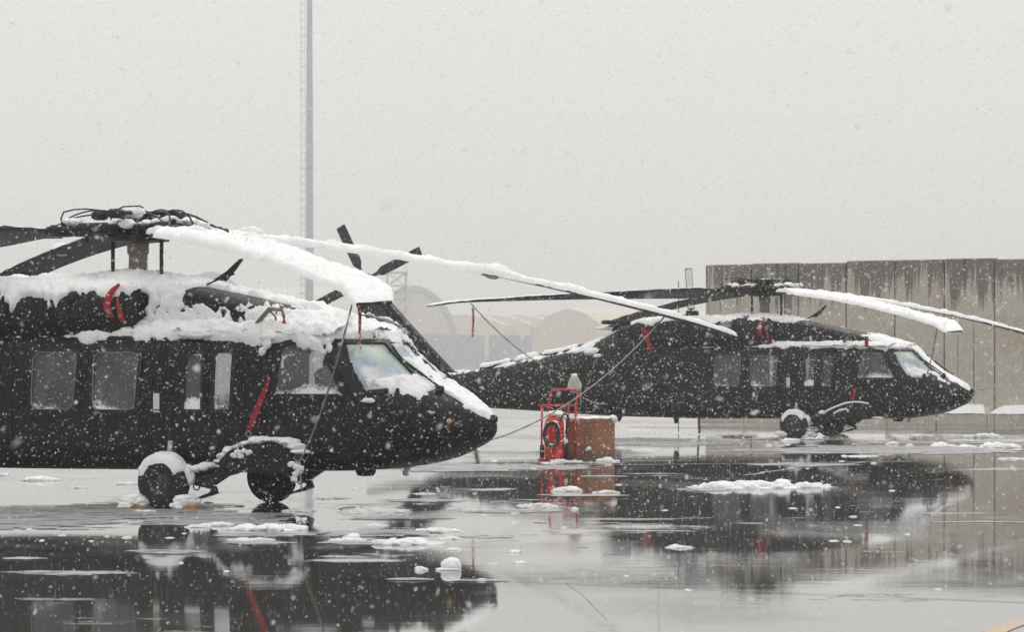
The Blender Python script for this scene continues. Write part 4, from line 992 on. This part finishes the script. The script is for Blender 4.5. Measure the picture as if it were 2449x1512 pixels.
nmR = ['stained concrete wall panel at the free left end of the tall wall', 'stained wall panel second from the free left end of the tall wall', 'stained wall panel directly behind the farther rotor hub', 'stained wall panel above the farther cockpit roof', 'stained wall panel behind the snowy forward blade of the farther helicopter',
       'stained wall panel with dripping streaks right above the farther nose', 'stained wall panel with a rust blotch beyond the farther nose', 'stained wall panel at the right edge of the photo', 'outermost right wall panel, mostly cut off by the photo edge']
ux, uy = .8056, -.5926; ang = math.atan2(uy, ux); PWID = 1.655
for i in range(9):
    t = i*PWID; hh = 4.70+[0, .02, 0, .05, .05, .06, .02, .07, .05][i]
    twall((5.9+ux*t, 118+uy*t, 0), ang, PWID, hh, nmR[i], 'tall stained concrete wall panels')
# far grey barriers
FD = 1250.; sF = FD/FPX; pos = ['leftmost', 'second', 'third', 'fourth', 'fifth', 'sixth', 'seventh']
for i in range(7):
    px = 998-23+i*26.3
    twall(((px-1224)*sF, FD, 0), 0, 26.3*sF, 9.9-.03*i, 'hazy grey barrier %s from the left before the arched hangar' % pos[i], 'far grey barrier row left of the gap', 'farconc', .3, False, False)
for i in range(4):
    px = 1169+i*25.8
    twall(((px-1224)*sF, FD+2, 0), 0, 25.8*sF, 9.7-.06*i, 'hazy grey barrier %s right of the gap in the far wall' % ['first', 'second', 'third', 'fourth'][i], 'far grey barrier row right of the gap', 'farconc', .3, False, False)
o = twall(((1157-1224)*sF, FD+6, 0), 0, 14*sF, 3.6, 'low snow-topped block seen in the gap of the far grey wall', None, 'farconc', .6, False, False)
mb = MB(); mb.box((.93, -.5, 2.5), (1.8, .5, 2.6), bev=.2); mb.build('snow_cover', M['snow'], o)

# ------------------------------------------------------------------ far hangars and tents
def arch(name, label, px, ypk, D, halfw, L, ang, roofm, grp=None, pw=1.9):
    Hh = CZ+(HOR-ypk)*D/FPX; root = empty(name, label, 'hangar', ((px-1224)*D/FPX, D, 0), ang, grp)
    th = np.linspace(0, math.pi, 49); prof = np.stack([np.cos(th)*halfw, np.sin(th)**(.86)*Hh], 1)
    mb = MB(); V = []; n = len(prof)
    ys = np.linspace(0, L, 40)
    for y in ys:
        for x, z in prof: V.append((x, y, z*(1+.004*math.sin(y*2.2))))
    mb.add(V, gridfaces(40, n)); mb.build('roof', M[roofm], root, True, 60)
    inn = prof*np.array([.90, .925]); mb = MB(); V = [(x, -.02, z) for x, z in prof]+[(x, -.3, z) for x, z in inn]
    mb.add(V, [(i, i+1, n+i+1, n+i) for i in range(n-1)]); mb.build('arch_rim', M['greyfab'], root)
    mb = MB(); mb.add([(x, .25, z) for x, z in inn]+[(0, .25, 0)], [(i, i+1, n) for i in range(n-1)]); mb.build('end_wall', M['cream'], root)
    return root
arch('arched_hangar', 'pale arched fabric hangar with a snow-striped roof behind the lattice tower', 988, 683, 1600, 27.5, 117, R(47), 'ribroof', 'arched fabric hangars')
arch('arched_hangar', 'arched hangar whose shoulder shows above the snowy roof antenna of the near helicopter', 505, 650, 1560, 24, 107, R(44), 'ribroof', 'arched fabric hangars')
def tent(px, ypk, D, halfw, L, ang, label, ev=.45, rnd=.12):
    Hh = CZ+(HOR-ypk)*D/FPX; root = empty('gable_tent', label, 'tent', ((px-1224)*D/FPX, D, 0), ang, 'beige gabled tents')
    prof = [(-halfw, 0), (-halfw, Hh*ev), (-halfw*.5, Hh*(ev+(1-ev)*(.5+.28*rnd))), (-halfw*.2, Hh*(1-(1-ev)*.2*(1-.7*rnd))), (0, Hh), (halfw*.2, Hh*(1-(1-ev)*.2*(1-.7*rnd))), (halfw*.5, Hh*(ev+(1-ev)*(.5+.28*rnd))), (halfw, Hh*ev), (halfw, 0)]; n = 9
    mb = MB(); mb.add([(x, 0, z) for x, z in prof]+[(x, L, z) for x, z in prof], [(i, i+1, n+i+1, n+i) for i in range(n-1)]); mb.build('roof', M['tentroof'], root)
    mb = MB(); mb.add([(x, -.05, z) for x, z in prof], [tuple(range(n))]); mb.build('end_wall', M['tent'], root); mb = MB(); mb.add([(x, L+.05, z) for x, z in prof], [tuple(range(n-1, -1, -1))]); mb.build('end_wall', M['tent'], root)
for i, (px, lb) in enumerate(((1108, 'hazy beige tent rising just right of the arched hangar'), (1170, 'hazy beige tent behind the gap in the far grey wall'), (1233, 'hazy beige tent above the right run of the far grey wall'), (1296, 'hazy beige tent behind the thin post by the far wall'))):
    tent(px, 752, 1780, 22, 71, R(-32), lb, .78, .8)
tent(1359, 738, 1424, 17, 89, R(-40), 'large beige tent with the highest left peak above the tail boom', .66, .7)
tent(1420, 738, 1477, 17, 89, R(-40), 'large beige tent in the middle behind the snowy tail boom', .72, .6)
tent(1478, 741, 1530, 17, 89, R(-40), 'rightmost large beige tent fading out beside the aft cowling', .72, .6)

# ------------------------------------------------------------------ light mast, lattice tower, posts
MD = 800.; sM = MD/FPX; KM = MD/450; mx = (740-1224)*sM
root = empty('light_mast', 'tall grey steel mast with a caged ladder rising out of the photo', 'mast', (mx, MD, 0))
mb = MB()
secs = [(0, .50, 9.5, .46), (9.5, .455, 18.5, .43), (18.5, .425, 31.5, .385), (31.5, .375, 44.6, .30)]
for z0, r0, z1, r1 in secs: mb.lathe([(r0*KM, z0*KM), (r1*KM, z1*KM)], seg=12)
mb.build('pole', M['galv'], root, True, 40)
mb = MB(); lx = -.86*KM
for dx in (-.07, .30):
    mb.tube([(lx+dx*KM, -.0, .5), (lx+dx*KM, 0, 79)], .04, 5)
mb.tube([(lx-.16*KM, 0, 2), (lx-.16*KM, 0, 79)], .035, 5)
z = 1.0; k = 0
while z < 79:
    mb.tube([(lx-.16*KM, -.05, z), (lx+.42*KM, -.05, z)], .06, 5)
    if k % 2 == 0: mb.tube([(lx+.30*KM, 0, z+.4), (lx+.5*KM, 0, z+.4)], .035, 4)
    z += .90*KM; k += 1
mb.build('ladder', M['galv'], root)
TD = 1070.; sT = TD/FPX
root = empty('lattice_tower', 'pale lattice tower with whip antennas beside the arched hangar', 'tower', ((948-1224)*sT, TD, 0))
hw = 22*sT; Ht = CZ+(HOR-652)*sT; mb = MB()
cn = [(-hw, -hw), (hw, -hw), (hw, hw), (-hw, hw)]
for x, y in cn: mb.tube([(x, y, 0), (x, y, Ht)], .18, 6)
lv = np.linspace(0, Ht, 8)
for a, b in zip(lv[:-1], lv[1:]):
    for i in range(4):
        p, q = cn[i], cn[(i+1) % 4]; mb.tube([(*p, b), (*q, b)], .16, 5); mb.tube([(*p, a), (*q, b)], .11, 5); mb.tube([(*q, a), (*p, b)], .11, 5)
mb.box((0, 0, Ht), (hw*2.4, hw*2.4, .45)); mb.build('frame', M['lattice'], root)
for x in (20, 25, 33):
    mb = MB(); h_ = {20: (600, 720), 25: (605, 700), 33: (672, 720)}[x]; mb.tube([(x*sT, 0, CZ+(HOR-h_[1])*sT), (x*sT, 0, CZ+(HOR-h_[0])*sT)], .075, 5); mb.build('whip_antenna', M['galv'], root)
mb = MB(); mb.tube([((1271-1224)*sF*.0, 0, 0), (0, 0, CZ+(HOR-766)*sF*.98)], .12, 6); mb.tube([(0, 0, 8), (.08, 0, 11.5), (0, 0, 13.5)], [.34, .38, .08], 6); o = mb.build('flag_post', M['galv'], None); o.location = ((1271.5-1224)*sF, FD-3, 0); tag(o, 'thin grey post with a furled flag at the right end of the far grey wall', 'post')
sP = 104/FPX  # board on an added pole stands in for a hidden helicopter's tail rotor blade
mb = MB(); z1 = CZ+(HOR-641)*sP; w_ = 8.5*sP
mb.box((0, 0, z1-.55), (w_*2, .05, 1.1), bev=.012); mb.box((0, .04, (z1-.5)/2), (.05, .04, z1-.5)); root = mb.build('blade_stand_in', M['black'], None); root.location = ((1647-1224)*sP, 104, 0); root.rotation_euler = (0, R(-4), 0); root.location.x += math.sin(R(4))*z1*.95
tag(root, 'narrow leaning stand-in for a snow-plastered tail rotor blade just left of the concrete wall', 'post')
mb = MB(); mb.box((0, -.04, z1-.55), (w_*2-.03, .03, 1.04), bev=.01); mb.build('snow_cover', M['snow'], root)
mb = MB(); mb.tube([(0, 0, 0), (0, 0, CZ+(HOR-672)*sP)], .012, 5); o = mb.build('whip_antenna', M['black'], None); o.location = ((1622-1224)*sP, 104, 0); tag(o, 'thin dark whip aerial beside the leaning tail rotor blade stand-in', 'aerial')

# ------------------------------------------------------------------ ground
mb = MB(); n = 60
ys = np.array([-60, 0, 10, 20, 30, 40, 50, 60, 80, 100, 130, 180, 260, 400, 700, 1200, 2000, 3000.]); xsg = np.array([-1700, -600, -200, -80, -40, -20, -10, 0, 10, 20, 40, 80, 200, 600, 1700.])
P = np.stack(np.meshgrid(xsg, ys, indexing='ij')+[np.zeros((len(xsg), len(ys)))], -1)
gr = mesh('ground', P.reshape(-1, 3), gridfaces(len(xsg), len(ys))[:, ::-1], M['ground']); tag(gr, kind='structure')
if gr.data.polygons[0].normal.z < 0: gr.data.flip_normals()
def line_on_ground(name, pix, w, mat, z=.004, jit=0.):
    pts = [Vector((*G(*p), 0)) for p in pix]; pts = [Vector(p) for p in dens([tuple(p) for p in pts], step=.4)]
    V = []; F = []
    for i, p in enumerate(pts):
        t = (pts[min(i+1, len(pts)-1)]-pts[max(0, i-1)]).normalized(); s_ = Vector((-t.y, t.x, 0))
        ww = w*(1+jit*random.uniform(-1, 1))/2; j = s_*(jit*w*random.uniform(-1.5, 1.5)); V += [p-s_*ww+j+Vector((0, 0, z)), p+s_*ww+j+Vector((0, 0, z))]
        if i: F.append((2*i-2, 2*i, 2*i+1, 2*i-1))
    o = mesh(name, V, F, M[mat]); 
    if o.data.polygons[0].normal.z < 0: o.data.flip_normals()
    return tag(o, kind='structure')
line_on_ground('pavement_joint', [(1232, 1392), (1700, 1412), (2448, 1442), (2800, 1456)], .03, 'groove', jit=.4)
line_on_ground('pavement_joint', [(1778, 1137), (1900, 1120), (2060, 1106)], .10, 'groovelit', jit=.5)
line_on_ground('pavement_joint', [(1110, 1112), (1500, 1112), (1780, 1109), (2200, 1104)], .12, 'groovelit', jit=.6)
line_on_ground('pavement_joint', [(2240, 1251), (2330, 1249), (2460, 1252)], .06, 'groovelit', jit=.5)
line_on_ground('pavement_crack', [(1352, 1395), (1372, 1410), (1400, 1430), (1432, 1465), (1450, 1482)], .006, 'groovefaint', jit=.3)
line_on_ground('pavement_crack', [(1575, 1410), (1572, 1460), (1576, 1495), (1572, 1530)], .005, 'groovefaint', jit=.3)
line_on_ground('painted_line', [(2330, 1540), (2380, 1512), (2420, 1496), (2470, 1482), (2560, 1455)], .16, 'paintline')
line_on_ground('wall_gutter', [(1500, 1022), (2448, 1031), (2700, 1034)], .35, 'groove', jit=.15)

# snow heaps on the apron
_I2 = None
def small_lump(mb, c, a, b, z, seed, rough=.4):
    global _I2
    if _I2 is None:
        import bmesh
        bm = bmesh.new(); bmesh.ops.create_icosphere(bm, subdivisions=3, radius=1); _I2 = (np.array([v.co[:] for v in bm.verts]), np.array([[v.index for v in f.verts] for f in bm.faces])); bm.free()
    V, F = _I2; n = fbm(V+seed*3.7, 1.9, 3, seed % 97, .6); P = V*(1+rough*n[:, None]*1.1)*np.array([a, b, z])+np.array(c); mb.add(P, F)
def heap(mb, px, py, wpx, hpx, seed, flat=False, dep=None):
    x, d = G(px, py); k = d/FPX; a = wpx*k/2; rs_ = np.random.default_rng(seed)
    if not flat:
        h = hpx*k*.55; b = min(max(a*.4, .08), .6); n = int(np.clip(a/h*3.2, 2, 60))
        for i in range(n):
            u = rs_.uniform(-1, 1); v = rs_.uniform(-1, 1)*math.sqrt(max(0, 1-u*u)); e = (1-abs(u)**2.2)*(1-.5*v*v)
            hh = h*(.35+.75*e)*rs_.uniform(.6, 1.15); w_ = hh*rs_.uniform(1.1, 2.4)+.01
            small_lump(mb, (x+u*a*.9, d+v*b, hh*.22), w_, w_*.9, hh, int(seed*13+i) % 9999)
        small_lump(mb, (x, d, 0), a*1.0, b*1.15, h*.22, seed, .25)
        return
    b = dep if dep else .3; ni, nj = 70, 26
    u = np.linspace(-1.2, 1.2, ni); v = np.linspace(-1.2, 1.2, nj); U, V = np.meshgrid(u, v, indexing='ij')
    Q = np.stack([x+U*a, d+V*b, np.zeros_like(U)], -1).reshape(-1, 3); rr = np.sqrt(U**2+V**2).ravel()
    e = 1-rr+.75*fbm(Q*np.array([1, 2.2, 1]), 1.3/max(a, .2), 5, seed, .65)
    Q[:, 2] = .005+.012*np.clip(e, 0, 1)+.0002*(seed % 17)
    F = gridfaces(ni, nj); F = F[(e[F] > 0).all(1)]
    if len(F) == 0: return
    u_, inv = np.unique(F.ravel(), return_inverse=True); Fn = inv.reshape(-1, 4); Vn = Q[u_]
    if vnormals(Vn, Fn)[:, 2].mean() < 0: Fn = Fn[:, ::-1]
    mb.add(Vn, Fn)
big = [(642, 1268, 200, 26, 'long lumpy snow heap on the wet apron below the far wheel of the near helicopter'),
       (970, 1302, 185, 22, 'wide snow heap lying in the dark reflection under the near nose'),
       (895, 1226, 182, 18, 'low snow heap beside the mast reflection'),
       (1079, 1358, 46, 27, 'round white snowball-like lump near the tip of the nose reflection'),
       (1003, 1364, 18, 15, 'small cone of snow left of the round snow lump'),
       (838, 1290, 30, 18, 'rounded snow lump on thin slush left of the wide heap'),
       (1822, 1166, 365, 24, 'longest snow ridge, lying in the reflection of the farther helicopter'),
       (1285, 1215, 108, 14, 'low snow ridge in front of the red extinguisher reflection'),
       (1356, 1176, 72, 18, 'snow lump across the reflection of the extinguisher'),
       (1448, 1180, 66, 10, 'flat snow strip across the reflection of the crate'),
       (2345, 1047, 106, 16, 'peaked snow heap near the base of the concrete wall'),
       (2388, 1071, 108, 17, 'long snow heap at the right edge of the photo'),
       (2255, 1070, 60, 17, 'rounded snow heap right of the farther nose on the apron'),
       (97, 1150, 95, 15, 'small snow heap under the cabin of the near helicopter')]
for i, (px, py, w_, h_, lb) in enumerate(big):
    mb = MB(); heap(mb, px, py, w_, h_, 300+i*7)
    if i == 3:
        mb = MB(); x, d = G(px, py+6); lump_into(mb, (x, d, .035), .088, .09, .078, 5, .22); lump_into(mb, (x-.02, d-.01, .005), .11, .10, .022, 6, .3)
    o = mb.build('snow_heap', M['snow'], None, True); tag(o, lb, 'snow heap', 'snow heaps on the wet apron')
mb = MB()
small = [(10, 1138, 34, 8), (185, 1168, 50, 6), (305, 1159, 60, 9), (345, 1226, 70, 9), (420, 1216, 60, 12), (395, 1208, 70, 10), (715, 1224, 80, 12), (775, 1194, 40, 6), (840, 1218, 60, 8), (1045, 1272, 130, 12), (1078, 1290, 60, 9), (830, 1294, 95, 10),
         (1130, 1222, 120, 8), (1215, 1222, 60, 7), (1371, 1219, 14, 8), (1336, 1104, 44, 8), (1375, 1105, 40, 6), (1455, 1104, 52, 14), (1320, 1108, 60, 5), (1625, 1311, 70, 7), (1616, 1308, 22, 10), (1236, 1322, 20, 10), (1240, 1348, 26, 10), (1152, 1390, 14, 8), (1085, 1316, 40, 8),
         (2218, 1050, 96, 9), (2312, 1072, 46, 13), (2133, 1063, 26, 9), (2175, 1067, 12, 8), (2100, 1053, 60, 5), (1890, 1055, 50, 9), (1945, 1052, 60, 8), (1990, 1049, 60, 6), (2010, 1046, 26, 9), (1760, 1046, 80, 6), (1700, 1040, 120, 4), (1600, 1036, 90, 3), (1530, 1030, 90, 3), (2190, 990+52, 60, 5), (520, 1258, 90, 12), (600, 1292, 120, 8), (470, 1262, 60, 8), (1180, 1350, 20, 4), (900, 1258, 60, 6), (935, 1196, 50, 5), (1015, 1182, 60, 4), (1540, 1078, 70, 4), (2060, 1092, 90, 4), (2420, 1098, 80, 5)]
for i, (px, py, w_, h_) in enumerate(small): heap(mb, px, py, w_, h_, 700+i*5)
for i in range(70):
    px = random.uniform(-60, 2500); py = random.choice([random.uniform(1030, 1110), random.uniform(1100, 1300), random.uniform(1200, 1420), random.uniform(1210, 1300)])
    heap(mb, px, py, random.uniform(6, 22), random.uniform(2, 5), 1500+i)
o = mb.build('scattered_snow', M['snow'], None, True); tag(o, 'scattered lumps of snow all over the wet apron', 'snow', kind='stuff')
mb = MB()
flat = [(385, 1322, 180, 8, .35), (825, 1334, 140, 4, .2), (50, 1338, 110, 5, .25), (150, 1373, 300, 7, .4), (615, 1300, 170, 9, .5), (150, 1222, 420, 12, .8), (420, 1236, 300, 14, .9), (60, 1256, 320, 10, .8), (650, 1280, 280, 12, .5), (950, 1240, 260, 10, .6), (850, 1300, 190, 8, .4), (1150, 1284, 160, 6, .4), (1000, 1198, 220, 6, .6),
        (1680, 1172, 170, 8, .8), (1920, 1112, 260, 6, 1.0), (1560, 1052, 260, 5, 2.), (1760, 1040, 120, 8, 2.5), (2300, 1080, 320, 6, 1.2), (2380, 1058, 260, 6, 1.5), (1930, 1052, 260, 6, 1.0), (2200, 1060, 260, 5, 1.5), (1385, 1108, 210, 5, .6), (1400, 1186, 220, 5, .5), (1250, 1224, 240, 7, .5), (1440, 1140, 120, 3, .4), (1150, 1390, 180, 4, .15), (980, 1388, 120, 3, .15), (1395, 1308, 30, 3, .1), (2350, 1250, 220, 3, .12), (2120, 1494, 0.1, .1, .01), (800, 1192, 90, 4, .3), (1290, 1250, 40, 2, .2)]
for i, (px, py, w_, h_, dp) in enumerate(flat): heap(mb, px, py, w_, 1.6, 900+i*5, True, dp)
for i, (px, py, w_, dp) in enumerate(((180, 1226, 640, 2.6), (520, 1240, 420, 2.2), (80, 1248, 420, 2.0), (360, 1212, 420, 1.2), (900, 1276, 300, 1.2), (2050, 1078, 700, 4.0), (1600, 1060, 420, 3.2), (1150, 1120, 500, 2.0))): heap(mb, px, py, w_, 1.6, 1900+i*5, True, dp)
o = mb.build('slush', M['slush'], None, True); tag(o, 'thin grey sheets of slush on the wet apron', 'slush', kind='stuff')

# ------------------------------------------------------------------ falling snow
def flakes():
    an = np.arange(6)*math.pi/3; O = np.concatenate([[(0, 0, .25)], np.stack([np.cos(an), np.sin(an), 0*an], 1)]); FO = np.array([(0, k+1, (k+1) % 6+1) for k in range(6)])
    def cloud(n, d0, d1, rmed, rmax):
        d = (d0**3+(d1**3-d0**3)*rng.random(n))**(1/3)
        u = rng.uniform(-.155, .155, n); v = rng.uniform(-.075, .107, n)
        x = u*d+rng.uniform(-1.5, 1.5, n); z = CZ+v*d+rng.uniform(-.4, .4, n); ok = z > .03
        return np.stack([x, d, z], 1)[ok], np.minimum(rmed*np.exp(rng.normal(0, .45, ok.sum())), rmax)
    parts = [cloud(40, 3.5, 8, .009, .014), cloud(110, 7, 16, .007, .012), cloud(2200, 14, 46, .0080, .013), cloud(60000, 12, 48, .0037, .009), cloud(135000, 48, 108, .0068, .014)]
    C = np.concatenate([p[0] for p in parts]); r = np.concatenate([p[1] for p in parts]); n = len(C)
    st = np.stack([np.exp(rng.normal(0, .3, n)) for _ in range(3)], 1); A = rng.normal(size=(n, 3, 3)); Q, _ = np.linalg.qr(A)
    V = (O[None]*(1+.30*rng.normal(size=(n, 7, 1))))*st[:, None, :]; V = np.einsum('nij,nkj->nki', Q, V)*r[:, None, None]+C[:, None, :]
    F = (FO[None]+np.arange(n)[:, None, None]*7).reshape(-1, 3)
    o = mesh('falling_snow', V.reshape(-1, 3), F, M['flake'], None, True); tag(o, 'snowflakes falling through the air', 'falling snow', kind='stuff')
flakes()

# ------------------------------------------------------------------ haze
mb = MB(); mb.box((0, 1450, 39.5), (3600, 3200, 81)); m = bpy.data.materials.new('haze_air'); m.use_nodes = True; nt = m.node_tree; nt.nodes.remove(nt.nodes['Principled BSDF'])
pv = N(nt, 'ShaderNodeVolumePrincipled', Density=.0006, Anisotropy=.0); pv.inputs['Color'].default_value = (.99, .99, .99, 1); nt.links.new(pv.outputs[0], nt.nodes['Material Output'].inputs['Volume'])
o = mb.build('haze', m); tag(o, kind='stuff')

# ------------------------------------------------------------------ sky, sun, camera
w = bpy.data.worlds.new('World'); SC.world = w; w.use_nodes = True; nt = w.node_tree; bg = nt.nodes['Background']
EL, RO = R(42), R(200)
sky = nt.nodes.new('ShaderNodeTexSky'); sky.sky_type = 'NISHITA'; sky.sun_disc = False; sky.sun_elevation = EL; sky.sun_rotation = RO; sky.air_density = 1.; sky.dust_density = 4.
# overcast deck: grey cloud layer over the sky, brighter overhead
tc = nt.nodes.new('ShaderNodeTexCoord'); sx = nt.nodes.new('ShaderNodeSeparateXYZ'); nt.links.new(tc.outputs['Generated'], sx.inputs[0])
cl = nt.nodes.new('ShaderNodeMapRange'); nt.links.new(sx.outputs['Z'], cl.inputs[0]); cl.inputs[1].default_value = 0.; cl.inputs[2].default_value = 1.; cl.inputs[3].default_value = 1.; cl.inputs[4].default_value = 1.62
nz = noise(nt, 1.6, 3, .5, tc.outputs['Generated']); nzm = nt.nodes.new('ShaderNodeMapRange'); nt.links.new(nz, nzm.inputs[0]); nzm.inputs[3].default_value = .97; nzm.inputs[4].default_value = 1.03
val = mth(nt, 'MULTIPLY', cl.outputs[0], nzm.outputs[0])
SKYV = 8.3
cm = N(nt, 'ShaderNodeCombineXYZ'); vm = nt.nodes.new('ShaderNodeVectorMath'); vm.operation = 'SCALE'; vm.inputs[0].default_value = (SKYV*1.0, SKYV*.990, SKYV*.965); nt.links.new(val, vm.inputs['Scale'])
mixed = mixc(nt, .97, sky.outputs[0], vm.outputs[0]); nt.links.new(mixed, bg.inputs[0]); bg.inputs[1].default_value = .10
sun = bpy.data.lights.new('sun', 'SUN'); sun.energy = .6; sun.angle = R(25); sun.color = (1, .98, .95); so = bpy.data.objects.new('sun', sun); COL.objects.link(so)
so.rotation_euler = (R(90)-EL, 0, R(180)-RO+R(180))
cam = bpy.data.cameras.new('camera'); co = bpy.data.objects.new('camera', cam); COL.objects.link(co); SC.camera = co
co.location = (0, 0, CZ); co.rotation_euler = (R(90), 0, 0); cam.sensor_width = 36; cam.lens = FPX/2448*36; cam.shift_y = 104/2448; cam.clip_end = 5000; cam.clip_start = .1
cam.dof.use_dof = True; cam.dof.focus_distance = 60; cam.dof.aperture_fstop = 8
SC.view_settings.view_transform = 'Standard'; SC.view_settings.look = 'None'; SC.view_settings.exposure = 0; SC.view_settings.gamma = 1
cy = SC.cycles; cy.use_denoising = True; cy.max_bounces = 8; cy.volume_bounces = 3; cy.transparent_max_bounces = 12; cy.sample_clamp_indirect = 10
